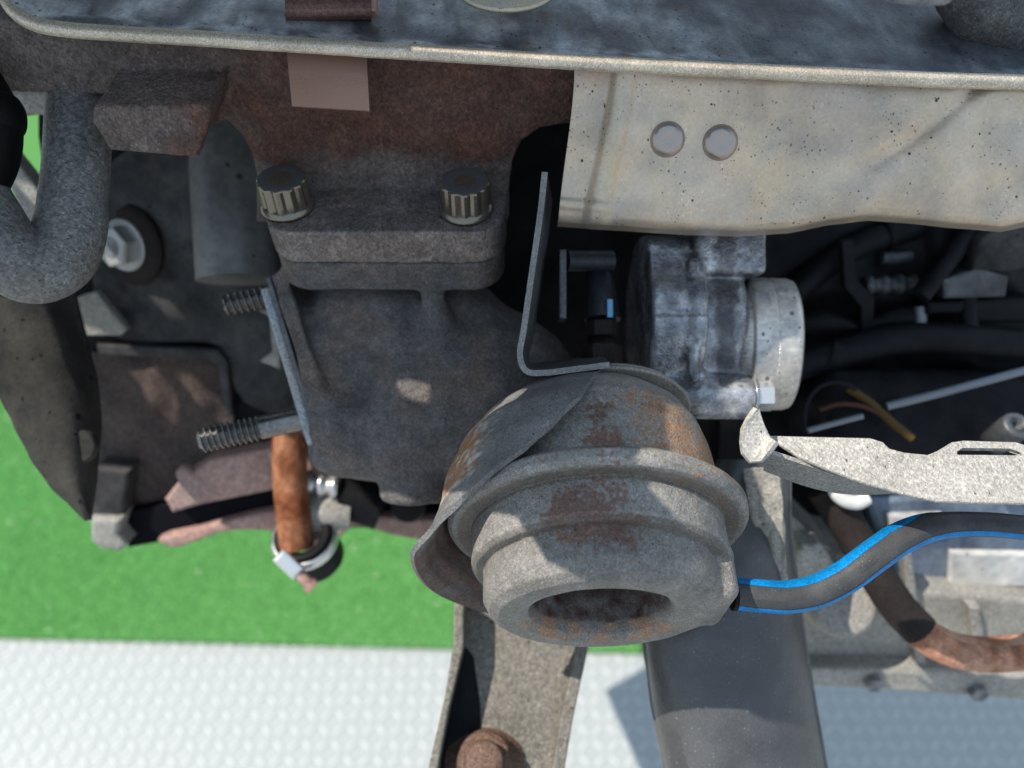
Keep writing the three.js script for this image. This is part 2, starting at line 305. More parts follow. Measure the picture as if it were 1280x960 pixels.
// a bent sheet of real thickness: fn(u, v) -> point, u and v in 0..1
function sheet(fn, nu, nv, th) {
  const e = 1e-3, pos = [], tri = [], W = nu + 1, N = W * (nv + 1);
  const put = (s) => { for (let j = 0; j <= nv; j++) for (let i = 0; i <= nu; i++) { const u = i / nu, v = j / nv, p = fn(u, v), a = fn(Math.min(1, u + e), v).sub(fn(Math.max(0, u - e), v)), b = fn(u, Math.min(1, v + e)).sub(fn(u, Math.max(0, v - e))), n = a.cross(b).normalize(); pos.push(p.x + n.x * s, p.y + n.y * s, p.z + n.z * s); } };
  put(th / 2); put(-th / 2);
  for (let j = 0; j < nv; j++) for (let i = 0; i < nu; i++) { const a = j * W + i, b = a + 1, c = a + W + 1, d = a + W; tri.push(a, b, c, a, c, d, N + a, N + c, N + b, N + a, N + d, N + c); }
  const faces = new THREE.BufferGeometry(); faces.setAttribute('position', new THREE.Float32BufferAttribute(pos, 3)); faces.setIndex(tri); faces.computeVertexNormals();
  const et = [], edge = (a, b) => et.push(a, b, N + b, a, N + b, N + a);
  for (let i = 0; i < nu; i++) { edge(i + 1, i); edge(nv * W + i, nv * W + i + 1); }
  for (let j = 0; j < nv; j++) { edge(j * W, (j + 1) * W); edge((j + 1) * W + nu, j * W + nu); }
  const rim = new THREE.BufferGeometry(); rim.setAttribute('position', new THREE.Float32BufferAttribute(pos, 3)); rim.setIndex(et);
  const rimFlat = rim.toNonIndexed(); rimFlat.computeVertexNormals();
  return mergeGeometries([faces.toNonIndexed(), rimFlat]);
}
// a tube through points; r may be a number or a function of 0..1; a second radius flattens it along the hint
function tube(points, r, { seg = 80, rad = 28, cap = true, from = 0, to = Math.PI * 2, hint, lift = 0, twist } = {}) {
  const curve = new THREE.CatmullRomCurve3(points, false, 'centripetal'), pos = [], nor = [], uvs = [], tri = [], len = curve.getLength(), R = typeof r === 'function' ? r : () => r;
  const up = hint ?? V(0, 0, 1); let W = rad + 1;
  for (let i = 0; i <= seg; i++) {
    const u = i / seg, p = curve.getPointAt(u), t = curve.getTangentAt(u), a = up.clone().addScaledVector(t, -up.dot(t)).normalize(), b = t.clone().cross(a);
    for (let j = 0; j <= rad; j++) {
      const w = from + (to - from) * j / rad + (twist ? twist(u) : 0), rr = R(u, w) + lift, n = a.clone().multiplyScalar(Math.cos(w)).addScaledVector(b, Math.sin(w));
      pos.push(p.x + n.x * rr, p.y + n.y * rr, p.z + n.z * rr); nor.push(n.x, n.y, n.z); uvs.push(w * R(0.5, 0) * UNIT, u * len * UNIT);
    }
  }
  for (let i = 0; i < seg; i++) for (let j = 0; j < rad; j++) { const q = i * W + j; tri.push(q, q + 1, q + W + 1, q, q + W + 1, q + W); }
  const g = new THREE.BufferGeometry(); g.setAttribute('position', new THREE.Float32BufferAttribute(pos, 3)); g.setAttribute('uv', new THREE.Float32BufferAttribute(uvs, 2)); g.setIndex(tri);
  if (typeof r === 'function') g.computeVertexNormals(); else g.setAttribute('normal', new THREE.Float32BufferAttribute(nor, 3));
  if (typeof r === 'function' && to - from > 6.2) { const n = g.attributes.normal; for (let i = 0; i <= seg; i++) { const a = i * W, b = a + rad, s = V(n.getX(a) + n.getX(b), n.getY(a) + n.getY(b), n.getZ(a) + n.getZ(b)).normalize(); n.setXYZ(a, s.x, s.y, s.z); n.setXYZ(b, s.x, s.y, s.z); } }
  if (!cap) return g;
  const caps = [0, 1].map((s) => { const ring = [], c = curve.getPointAt(s), o = s ? seg * W : 0, q = []; for (let j = 0; j <= rad; j++) ring.push(V(pos[(o + j) * 3], pos[(o + j) * 3 + 1], pos[(o + j) * 3 + 2])); for (let j = 0; j < rad; j++) s ? q.push(c, ring[j], ring[j + 1]) : q.push(c, ring[j + 1], ring[j]); const k = new THREE.BufferGeometry().setFromPoints(q); k.computeVertexNormals(); k.setAttribute('uv', new THREE.Float32BufferAttribute(q.flatMap((p) => [p.x * UNIT, p.y * UNIT]), 2)); return k; });
  return mergeGeometries([g.toNonIndexed(), ...caps]);
}
// a plate cut to an outline given as bearings on the frame's plane z = c, going back by depth
function plate(frame, px, c, depth, bevel = 2, holes = []) {
  const pts = px.map(([x, y]) => { const h = frame.hit(x, y, 2, c); return new THREE.Vector2(h.x, h.y); }), s = new THREE.Shape(pts);
  for (const hole of holes) s.holes.push(new THREE.Path(hole.map(([x, y]) => { const h = frame.hit(x, y, 2, c); return new THREE.Vector2(h.x, h.y); })));
  const g = new THREE.ExtrudeGeometry(s, { depth: depth - 2 * bevel, bevelEnabled: bevel > 0, bevelThickness: bevel, bevelSize: bevel, bevelOffset: -bevel, bevelSegments: 2, curveSegments: 8 });
  g.translate(0, 0, c - depth + bevel); g.applyMatrix4(frame.m); return g;
}
const curvePx = (px, n = 48, closed = true) => new THREE.CatmullRomCurve3(px.map(([x, y]) => V(x, y, 0)), closed, 'centripetal').getSpacedPoints(n).slice(0, closed ? n : n + 1).map((p) => [p.x, p.y]);
function lathe(frame, prof, seg = 64) { const g = new THREE.LatheGeometry(prof.map(([r, y]) => new THREE.Vector2(r, y)), seg); g.applyMatrix4(frame.m); return g; }
function box(frame, c, s, r = 2) {                      // a chamfered block
  const sh = new THREE.Shape(), a = s[0] / 2, b = s[1] / 2; r = Math.min(r, a * 0.8, b * 0.8, s[2] * 0.4);
  sh.moveTo(-a, -b); sh.lineTo(a, -b); sh.lineTo(a, b); sh.lineTo(-a, b); sh.closePath();
  const g = new THREE.ExtrudeGeometry(sh, { depth: s[2] - 2 * r, bevelEnabled: true, bevelThickness: r, bevelSize: r, bevelOffset: -r, bevelSegments: 2 });
  g.translate(c[0], c[1], c[2] - s[2] / 2 + r); g.applyMatrix4(frame.m); return g;
}
const hexProf = (r) => { const s = new THREE.Shape(); for (let i = 0; i < 6; i++) s[i ? 'lineTo' : 'moveTo'](r * Math.cos(i * Math.PI / 3), r * Math.sin(i * Math.PI / 3)); s.closePath(); return s; };
function hex(frame, r, y0, y1, bev = 2) { const g = new THREE.ExtrudeGeometry(hexProf(r), { depth: y1 - y0 - 2 * bev, bevelEnabled: true, bevelThickness: bev, bevelSize: bev, bevelOffset: -bev, bevelSegments: 2 }); g.translate(0, 0, y0 + bev); g.rotateX(-Math.PI / 2); g.applyMatrix4(frame.m); return g; }
function threads(A, B, r, turns, depth) {               // a screw thread as a tube with a helical ridge
  const n = Math.round(turns * 12); return tube([A, A.clone().lerp(B, 0.5), B], (u, w) => r - depth * (0.5 - 0.5 * Math.cos(2 * Math.PI * u * turns - w)), { seg: n, rad: 36 });
}

// ---------------------------------------------------------------- ground: pale tread floor and green turf mat
const UP_C = V(0, Math.cos(PITCH), Math.sin(PITCH));
function onGround(px, py) { const o = V(0, CAM_H, 0), d = P(px, py, 0).applyMatrix4(toWorld).sub(o); return o.addScaledVector(d, -CAM_H / d.y); }
{
  const fg = new THREE.PlaneGeometry(60, 60); fg.rotateX(-Math.PI / 2); { const p = fg.attributes.position, u = fg.attributes.uv; for (let i = 0; i < p.count; i++) u.setXY(i, p.getX(i), p.getZ(i)); }
  const f = new THREE.Mesh(fg, M.floor); f.name = 'floor'; f.receiveShadow = true; f.userData = { kind: 'structure', label: 'pale grey metal floor with raised tread pattern', category: 'floor' }; scene.add(f);
  const bar = new THREE.SphereGeometry(1, 10, 6); bar.scale(0.0082, 0.0014, 0.0026);
  const pitch = 0.0135, list = [];
  for (let i = -60; i <= 60; i++) for (let j = -16; j <= 24; j++) { const x = i * pitch, z = -0.42 + j * pitch; list.push([x + (rnd() - 0.5) * 0.0006, z, ((i + j) & 1 ? 1 : -1) * Math.PI / 4]); }
  const im = new THREE.InstancedMesh(bar, M.tread, list.length), m = new THREE.Matrix4();
  list.forEach(([x, z, a], i) => im.setMatrixAt(i, m.makeRotationY(a).setPosition(x, 0, z))); im.name = 'tread_pattern'; im.userData.kind = 'stuff'; im.receiveShadow = im.castShadow = true; f.add(im);

  const a = onGround(0, 798), b = onGround(790, 817), dir = b.clone().sub(a).normalize(), back = V(dir.z, 0, -dir.x); if (back.z > 0) back.negate();
  const mid = a.clone().lerp(b, 0.5), wide = 1.6, deep = 1.5;
  const sh = new THREE.Shape(); sh.moveTo(-wide, 0); sh.lineTo(0.075, 0); sh.lineTo(wide, 0); sh.lineTo(wide, deep); sh.lineTo(-wide, deep); sh.closePath();
  const tg = new THREE.ExtrudeGeometry(sh, { depth: 0.004, bevelEnabled: true, bevelThickness: 0.0008, bevelSize: 0.0008, bevelSegments: 1 });
  const basis = new THREE.Matrix4().makeBasis(dir, back, V(0, 1, 0)).setPosition(mid.x, 0.001, mid.z); if (basis.determinant() < 0) { tg.scale(1, 1, 1); }
  tg.applyMatrix4(basis);
  const t = new THREE.Mesh(tg, M.turf); t.name = 'turf_mat'; t.receiveShadow = t.castShadow = true; t.userData = { label: 'bright green artificial turf mat lying on the pale floor', category: 'turf mat' }; scene.add(t);
  const bl = new THREE.ConeGeometry(0.00055, 0.006, 4, 1); bl.translate(0, 0.003, 0);
  const N = 150000, bm = new THREE.InstancedMesh(bl, M.blade, N), q = new THREE.Quaternion(), e = new THREE.Euler(), c = new THREE.Color();
  for (let i = 0; i < N; i++) {
    const s = -0.62 + 1.0 * rnd(), w = 0.0005 + 0.62 * rnd(), p = mid.clone().addScaledVector(dir, s).addScaledVector(back, w);
    e.set((rnd() - 0.5) * 1.5, rnd() * 6.28, (rnd() - 0.5) * 1.5); q.setFromEuler(e); const k = 0.7 + 0.6 * rnd();
    bm.setMatrixAt(i, m.compose(V(p.x, 0.0052, p.z), q, V(1, k, 1)));
    const g = rnd(), f2 = 0.95 + 0.05 * noise(p.x * 9, p.z * 9, 3); g > 0.997 ? c.setRGB(7, 2.2, 7) : c.setRGB((0.8 + 0.5 * g) * f2, (0.8 + 0.4 * g) * f2, (0.8 + 0.5 * g) * f2); bm.setColorAt(i, c);  // rare overbright blades are painted glints
  }
  bm.name = 'turf_blades'; bm.userData.kind = 'stuff'; bm.receiveShadow = true; t.add(bm);
}

// ---------------------------------------------------------------- added unseen panel above the engine, its outline and openings shaped to place shade
{
  const y0 = CAM_H + 0.02, L = worldDir(SUN.x, SUN.y, SUN.z);
  const over = (px, py, z) => { const p = P(px, py, z).applyMatrix4(toWorld), k = (y0 - p.y) / L.y; return new THREE.Vector2(p.x + L.x * k, -(p.z + L.z * k)); };
  const mm = (l) => l.map(([x, z]) => new THREE.Vector2(x / 1000, -z / 1000));
  const s = new THREE.Shape(mm([[-400, -420], [-400, -207], [-336, -203], [-288, -206], [-268, -192], [-251, -163], [-211, -152], [-171, -136], [-151, -120], [-129, -109], [-122, -97], [-109, -90], [-92, -92], [-87, -104], [-93, -113], [-87, -122], [-86, -142], [-82, -148], [-81, -165], [-68, -174], [-50, -180], [160, -182], [160, -420]]));
  s.holes.push(new THREE.Path([[494, 483], [520, 482], [549, 491], [548, 514], [520, 510], [502, 498]].map(([x, y]) => over(x, y, -150))));
  s.holes.push(new THREE.Path([[612, 484], [640, 478], [662, 490], [664, 520], [632, 522], [596, 520]].map(([x, y]) => over(x, y, 10))));
  s.holes.push(new THREE.Path([[505, 57], [720, 69], [1040, 85], [1290, 94], [1290, 103], [1040, 94], [720, 78], [505, 62]].map(([x, y]) => over(x, y, 62))));
  s.holes.push(new THREE.Path(curvePx([[590, -2], [610, 12], [634, 16], [660, 12], [680, -2], [660, -16], [634, -20], [610, -16]], 24).map(([x, y]) => over(x, y, 24))));
  for (const [zq, q] of [[-440, [[168, 344], [192, 346], [220, 388], [194, 390]]], [-505, [[146, 436], [170, 450], [205, 461], [214, 475], [209, 499], [190, 509], [172, 505], [168, 478]]], [-500, [[221, 473], [247, 473], [266, 498], [300, 527], [265, 534], [240, 507]]]]) s.holes.push(new THREE.Path(q.map(([x, y]) => over(x, y, zq))));
  const g = new THREE.ExtrudeGeometry(s, { depth: 0.003, bevelEnabled: false }); g.rotateX(-Math.PI / 2); g.translate(0, y0, 0);
  const m = new THREE.Mesh(g, M.body); m.name = 'added_shade_panel'; m.castShadow = m.receiveShadow = true; m.userData = { label: 'added dark panel over the engine, outside the picture, shaped to shade the manifold', category: 'shade panel' }; scene.add(m);
}
// ---------------------------------------------------------------- exhaust manifold
const MF = new Frame(P(478, 290, -60), V(1, 0, 0), V(0, 0.66, 0.751), V(0, -0.751, 0.66));
const wallW = -108;
const wallPx = [[-120, 22], [-120, 114], [125, 118], [262, 122], [262, 156], [284, 152], [302, 168], [314, 192], [320, 220], [321, 310], [632, 310], [636, 240], [640, 205], [652, 177], [675, 160], [705, 156], [790, 156], [790, 70], [720, 66], [400, 46], [130, 30]];
{
  const t = thing('exhaust_manifold', 'brown rusted cast iron exhaust manifold under the steel plate, two bolts on its flange', 'exhaust manifold', P(478, 300, -140));
  const wall = dPoly(wallPx.map(([x, y]) => { const h = MF.hit(x, y, 2, wallW); return [h.x, h.y]; }));
  const lug = dPoly([[117, 134], [262, 132], [263, 150], [247, 197], [137, 190], [113, 152]].map(([x, y]) => { const h = MF.hit(x, y, 2, -18); return [h.x, h.y]; }));
  const fn = (x, y, z) => {
    const n = noise(x * 0.02, y * 0.02, z * 0.02) * 2.2 + noise(x * 0.09, y * 0.09, z * 0.09) * 0.7;
    const a = extrude(wall(x, y), z - (wallW - 40), 40, 5);
    const f = extrude(d2Box(x + 0, z + 70, 164, 70, 46), y + 27, 27, 4);
    const l = extrude(lug(x, y), z + 78, 60, 6);
    return smin(smin(a, f, 14), l, 10) + n * 0.8;
  };
  const brown = [0.135, 0.072, 0.055], grey = [0.20, 0.162, 0.145], red = [0.16, 0.074, 0.052];
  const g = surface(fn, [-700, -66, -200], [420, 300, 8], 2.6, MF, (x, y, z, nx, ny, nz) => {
    const l = MF.local(V(x, y, z)), n = fbm(x * 0.012, y * 0.012, z * 0.012, 3), n2 = fbm(x * 0.06, y * 0.06, z * 0.06, 2);
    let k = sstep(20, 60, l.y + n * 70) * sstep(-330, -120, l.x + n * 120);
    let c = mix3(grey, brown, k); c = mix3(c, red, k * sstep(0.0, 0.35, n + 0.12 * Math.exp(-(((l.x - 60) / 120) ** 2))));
    const front = ny * MF.ez.y + nz * MF.ez.z; if (l.z > -16 && l.y < 4 && front > 0) c = mix3(c, [0.285, 0.235, 0.21], sstep(0.45, 0.85, front));  // flange front coloured lighter in place of light bounced off the floor
    const s = 0.92 + 0.5 * n2; return c.map((q) => q * s);
  });
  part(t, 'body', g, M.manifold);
  const top = (px, py) => MF.hit(px, py, 1, 0);
  for (const [px, py] of [[360, 258], [583, 262]]) {
    const c = top(px, py), fr = new Frame(MF.at(c.x, 0, c.z), MF.ex.clone(), MF.ey.clone(), MF.ez.clone());
    const star = new THREE.Shape(); for (let i = 0; i < 48; i++) { const a = i / 48 * Math.PI * 2, r = 30.5 + 3.6 * Math.pow(Math.abs(Math.cos(a * 6)), 1.4); star[i ? 'lineTo' : 'moveTo'](r * Math.cos(a), r * Math.sin(a)); } star.closePath();
    const head = new THREE.ExtrudeGeometry(star, { depth: 35, bevelEnabled: true, bevelThickness: 3, bevelSize: 3, bevelOffset: -3, bevelSegments: 2 });
    head.translate(0, 0, 8); head.rotateX(-Math.PI / 2); head.applyMatrix4(fr.m);
    const b = part(t, 'bolt', [head, lathe(fr, [[0, 0], [37, 0], [38, 4], [35, 9], [29, 13], [0, 13]], 48)], M.bolt);
    part(b, 'top', lathe(fr, [[0, 45.6], [13, 45.8], [22, 46.6], [30.5, 46.4], [31, 45]], 40), M.boltTopShade);
  }
}
// ---------------------------------------------------------------- turbine housing
{
  const t = thing('turbine_housing', 'dark grey cast turbine housing with two threaded studs, bolted below the brown manifold', 'turbine housing', P(520, 580, -200));
  const A = P(505, 440, -292), B = P(565, 510, -270), C0 = P(525, 552, -262), D = P(640, 500, -260), ribA = P(540, 366, -160), ribB = P(566, 480, -182), scoop = P(428, 400, -146), boss = P(520, 575, -215), bl1 = P(490, 470, -300), bl2 = P(590, 495, -305), scoop2 = P(440, 470, -146);
  const dn = V(-0.955, -0.29, 0.06).normalize(), dv = V(0.29, -0.955, 0).normalize(), dw = dn.clone().cross(dv).normalize(), pc = P(384, 455, -250);
  const fl = (x, y, z) => { const p = MF.inv.elements; const X = p[0] * x + p[4] * y + p[8] * z + p[12], Y = p[1] * x + p[5] * y + p[9] * z + p[13], Z = p[2] * x + p[6] * y + p[10] * z + p[14]; return extrude(d2Box(X + 0, Z + 71, 161, 69, 46), Y + 81, 25.5, 5); };
  const fn = (x, y, z) => {
    const n = noise(x * 0.022, y * 0.022, z * 0.022) * 3 + noise(x * 0.1, y * 0.1, z * 0.1) * 0.6;
    let d = dBox(x - A.x, y - A.y, z - A.z, 138, 120, 95, 50);
    d = smin(d, dBox(x - C0.x, y - C0.y, z - C0.z, 160, 48, 100, 40), 60);
    d = smin(d, dCap(x, y, z, P(470, 510, -245), P(600, 500, -245), 70), 50);
    d = smin(d, dCap(x, y, z, B, D, 110), 60);
    d = smin(d, dCap(x, y, z, bl1, bl2, 150), 60); d = smax(d, -dCap(x, y, z, scoop, scoop2, 40), 46);
    d = smin(d, dCap(x, y, z, ribA, ribB, 16, 24), 30);
    d = smin(d, extrude(Math.hypot(x - boss.x - 5, (z - boss.z)) - 60, y - (boss.y - 22), 40, 14), 14);
    const qx = x - pc.x, qy = y - pc.y, qz = z - pc.z;
    const a = qx * dn.x + qy * dn.y + qz * dn.z, b = qx * dv.x + qy * dv.y + qz * dv.z, c = qx * dw.x + qy * dw.y + qz * dw.z;
    d = smin(d, dBox(a + 14, b, c + 8, 12, 132, 96, 5), 22);
    return Math.min(d + n, smin(fl(x, y, z) + n * 0.3, d + n, 22));
  };
  const dark = [0.165, 0.148, 0.14], warm = [0.20, 0.162, 0.142], pale = [0.2, 0.195, 0.195];
  const g = surface(fn, [-420, -300, -420], [200, 190, 10], 3.2, ID, (x, y, z, nx, ny, nz) => {
    const n = fbm(x * 0.013, y * 0.013, z * 0.013, 3), n2 = fbm(x * 0.07, y * 0.07, z * 0.07, 2), s = 0.95 + 0.45 * n2;
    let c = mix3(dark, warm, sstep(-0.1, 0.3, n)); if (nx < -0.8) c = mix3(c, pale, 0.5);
    return c.map((q) => q * s);
  });
  part(t, 'casting', g, M.turbine);
  const gf = new Frame(pc.clone(), dv.clone(), dw.clone(), dn.clone()); part(t, 'gasket', box(gf, [0, -8, 2], [258, 190, 7], 2), M.strap); part(t, 'flange_ring', box(gf, [4, -8, 13], [240, 176, 14], 4), M.turbine);
  for (const [a, b, k, r] of [[P(398, 519, -215), P(248, 551, -170), 0.5, 18], [P(350, 368, -235), P(280, 382, -215), 0.05, 17]]) {
    const m = a.clone().lerp(b, k), end = b.clone().lerp(a, 0.03);
    const s = part(t, 'stud', tube([a, a.clone().lerp(m, 0.5), m], r, { seg: 6 }), M.stud);
    part(s, 'thread', [threads(m, end, r + 1.5, k > 0.2 ? 10 : 8, 5), tube([end, b.clone().lerp(a, 0.015), b], (u) => mix(r - 3, r - 7, u), { seg: 6 })], M.stud);
  }
}
// ---------------------------------------------------------------- compressor housing
{
  const z0 = -230, s = (F - z0) / F;
  const t = thing('compressor_housing', 'oily grey aluminium compressor housing with round end cap behind the pitted heat shield', 'compressor housing', P(850, 520, z0));
  const a = P(829, 405, z0), b = P(880, 412, z0 - 10), c = P(893, 318, z0 + 10), e1 = P(805, 497, -150), e2 = P(938, 494, -150), nk = P(900, 425, z0 - 20), up = P(880, 300, z0);
  const seam = P(822, 388, z0 + 120), gr = [].map(([px, py, w, h]) => { const q = P(px, py, z0 + 130); q.w = w; q.h = h; q.z += 6; return q; });
  const fn = (x, y, z) => {
    const n = noise(x * 0.03, y * 0.03, z * 0.03) * 2 + noise(x * 0.11, y * 0.11, z * 0.11) * 0.6;
    const rb = Math.hypot(y - a.y - 6, z - a.z); let d = extrude(rb - 128 - 3 * sstep(4, 12, Math.abs(y - seam.y)) * sstep(60, 20, Math.abs(y - seam.y)), x - a.x, 32 * s, 9);
    d = smin(d, extrude(Math.hypot(y - b.y, z - b.z) - 112, x - b.x, 36 * s, 30), 7);
    d = smin(d, dBox(x - c.x, y - c.y, z - c.z, 42 * s, 34 * s, 90, 9), 10);
    const r = Math.hypot(y - e1.y, z - e1.z) - 31; d = smin(d, extrude(r, x - (e1.x + e2.x) / 2, (e2.x - e1.x) / 2, 6), 22);
    d = smin(d, extrude(Math.hypot(y - nk.y, z - nk.z) - 64, x - nk.x, 48, 5), 5);
    d = smin(d, dCap(x, y, z, P(866, 330, z0 + 112), P(866, 470, z0 + 122), 9), 8);
    for (const q of gr) d = smax(d, -dBox(x - q.x, y - q.y, z - q.z, q.w, q.h, 14, 3), 5);
    return d + n * 0.5;
  };
  part(t, 'casting', surface(fn, [P(780, 0, z0).x, -110, -420], [P(950, 0, z0).x, 310, -60], 2.5, ID, (x, y, z, nx, ny, nz) => {
    const px = 640 + x * F / (F - z), py = 480 - y * F / (F - z), n = fbm(x * 0.02, y * 0.02, z * 0.02, 3), n2 = fbm(x * 0.07, y * 0.07, z * 0.07, 3);
    let c = mix3([0.38, 0.38, 0.40], [0.74, 0.74, 0.76], sstep(-0.25, 0.3, n + n2 * 0.8)); c = mix3(c, [0.10, 0.095, 0.095], 0.75 * sstep(0.16, 0.5, n2 + 0.5 * Math.exp(-(((px - 866) / 9) ** 2)) + 0.9 * Math.exp(-(((px - 908) / 13) ** 2)) * sstep(495, 470, py) + 0.3 * Math.exp(-(((py - 388) / 5) ** 2)) * (px < 860)));
    if (px > 795 && px < 852) c = c.map((q) => q * (1 + 0.35 * noise(px * 0.05, py * 0.9, 2))); return c;
  }), M.alu);
  const cf = axisFrame(P(921, 430, z0), V(1, -0.02, 0.13)), R = 82 * s;
  part(t, 'end_cap', lathe(cf, [[0, -20], [R - 10, -20], [R - 10, 8], [R - 2, 10], [R, 14], [R, 40], [R - 1.5, 42], [R - 1.5, 44], [R, 46], [R - 1, 68], [R - 4, 76], [R - 12, 80], [0, 81]], 96), M.aluMachined);
  const bf = axisFrame(e2.clone(), V(1, 0, 0.05));
  part(t, 'hex_bolt', [hex(bf, 23, 6, 30), lathe(bf, [[0, 0], [25, 0], [25, 7], [0, 7]], 32)], M.silver);
}
// ---------------------------------------------------------------- wastegate actuator canister
const AF = new Frame(P(745, 655, -20), V(1, 0, 0), V(0, 0.565, 0.825), V(0, -0.825, 0.565));
{
  const t = thing('actuator_canister', 'round speckled grey steel actuator canister with rolled rim and hollow front, rust patches', 'actuator canister', P(748, 700, -60));
  const prof = dPoly([[-60, -164], [92, -164], [112, -154], [130, -136], [143, -112], [150, -84], [154, -50], [154, -8], [181, -7], [185, -3], [185, 5], [181, 9], [154, 8], [154, 54], [150, 60], [138, 62], [138, 98], [132, 110], [122, 116], [100, 116], [90, 111], [83, 98], [81, 20], [-60, 20]]);
  const fn = (x, y, z) => {
    const r = Math.hypot(x, y), n = noise(x * 0.03, y * 0.03, z * 0.03) * 1.1;
    let d = prof(r, z) - 4;
    d = smin(d, dBox(x - 105, y + 6, z - 80, 51, 60, 33, 15), 10);
    if (z > 18) d = smax(d, -(r - 80), 14);
    return d + n * 0.6;
  };
  const C = (px, py, z, r) => [P(px, py, z), r];
  const red = [C(735, 640, 130, 45), C(770, 655, 130, 34), C(705, 640, 130, 26), C(760, 548, 110, 34), C(725, 545, 110, 22), C(745, 500, 80, 26)], orange = [C(850, 540, 60, 60), C(880, 575, 40, 55), C(820, 505, 50, 40), C(925, 625, 0, 36), C(890, 560, 20, 50)];
  const blob = (list, p) => { let k = 0; for (const [c, r] of list) k = Math.max(k, 1 - p.distanceTo(c) / (r * 1.5)); return k; };
  const base = [0.30, 0.288, 0.27], rR = [0.185, 0.095, 0.07], rO = [0.40, 0.24, 0.14];
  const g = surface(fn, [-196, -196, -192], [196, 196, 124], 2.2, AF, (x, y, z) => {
    const p = V(x, y, z), l = AF.local(p), n = fbm(x * 0.05, y * 0.05, z * 0.05, 3), n2 = fbm(x * 0.014, y * 0.014, z * 0.014, 2), r = Math.hypot(l.x, l.y);
    const n4 = fbm(x * 0.11, y * 0.11, z * 0.11, 3); let c = base.map((q) => q * (l.z > 58 ? 0.84 : 1) * (1.0 + 0.3 * n2 + 0.28 * n + 0.3 * n4));  // front cap darkened, its shade put into the colour
    const n3 = fbm(x * 0.16, y * 0.16, z * 0.16, 2);
    c = mix3(c, rR, 0.8 * sstep(0.3, 0.62, blob(red, p) + n * 0.7 + n3 * 0.8 - 0.02)); c = mix3(c, rO, 0.85 * sstep(0.3, 0.68, blob(orange, p) + n * 0.7 + n3 * 1.1 - 0.04));
    if (Math.abs(l.z - 60) < 7 && r < 156) c = mix3(c, [0.14, 0.12, 0.10], 0.5);  // painted shade line below the step
    if (r < 92 && l.z > 12) c = mix3(c, [0.085, 0.04, 0.03], sstep(112, 96, l.z) * clamp(0.6 + n * 1.5));  // rust in the bore, also darkened in place of shade
    if (r < 104 && l.z > 100 && l.y < 0) c = mix3(c, rO, 0.75 * sstep(-0.1, 0.25, n + 0.1) * sstep(0, -50, l.y));
    if (Math.abs(l.z) > 9 && Math.abs(l.z) < 17 && r < 176) c = mix3(c, [0.16, 0.13, 0.10], 0.6);
    return c;
  });
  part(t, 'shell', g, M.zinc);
  const a = AF.at(140, -10, 84), b = P(932, 742, 18);
  part(t, 'nipple', tube([a, a.clone().lerp(b, 0.5), b], 13, { seg: 6 }), M.rustDark);
  part(t, 'mounting_disc', [lathe(new Frame(AF.at(24, 0, -168), AF.ex.clone(), AF.ez.clone(), AF.ey.clone().negate()), [[0, -9], [106, -9], [110, -5], [110, -3], [106, 0], [114, 1], [116, 4], [113, 8], [0, 8]], 80)], M.zinc, { color: () => [0.32, 0.30, 0.27] });
}
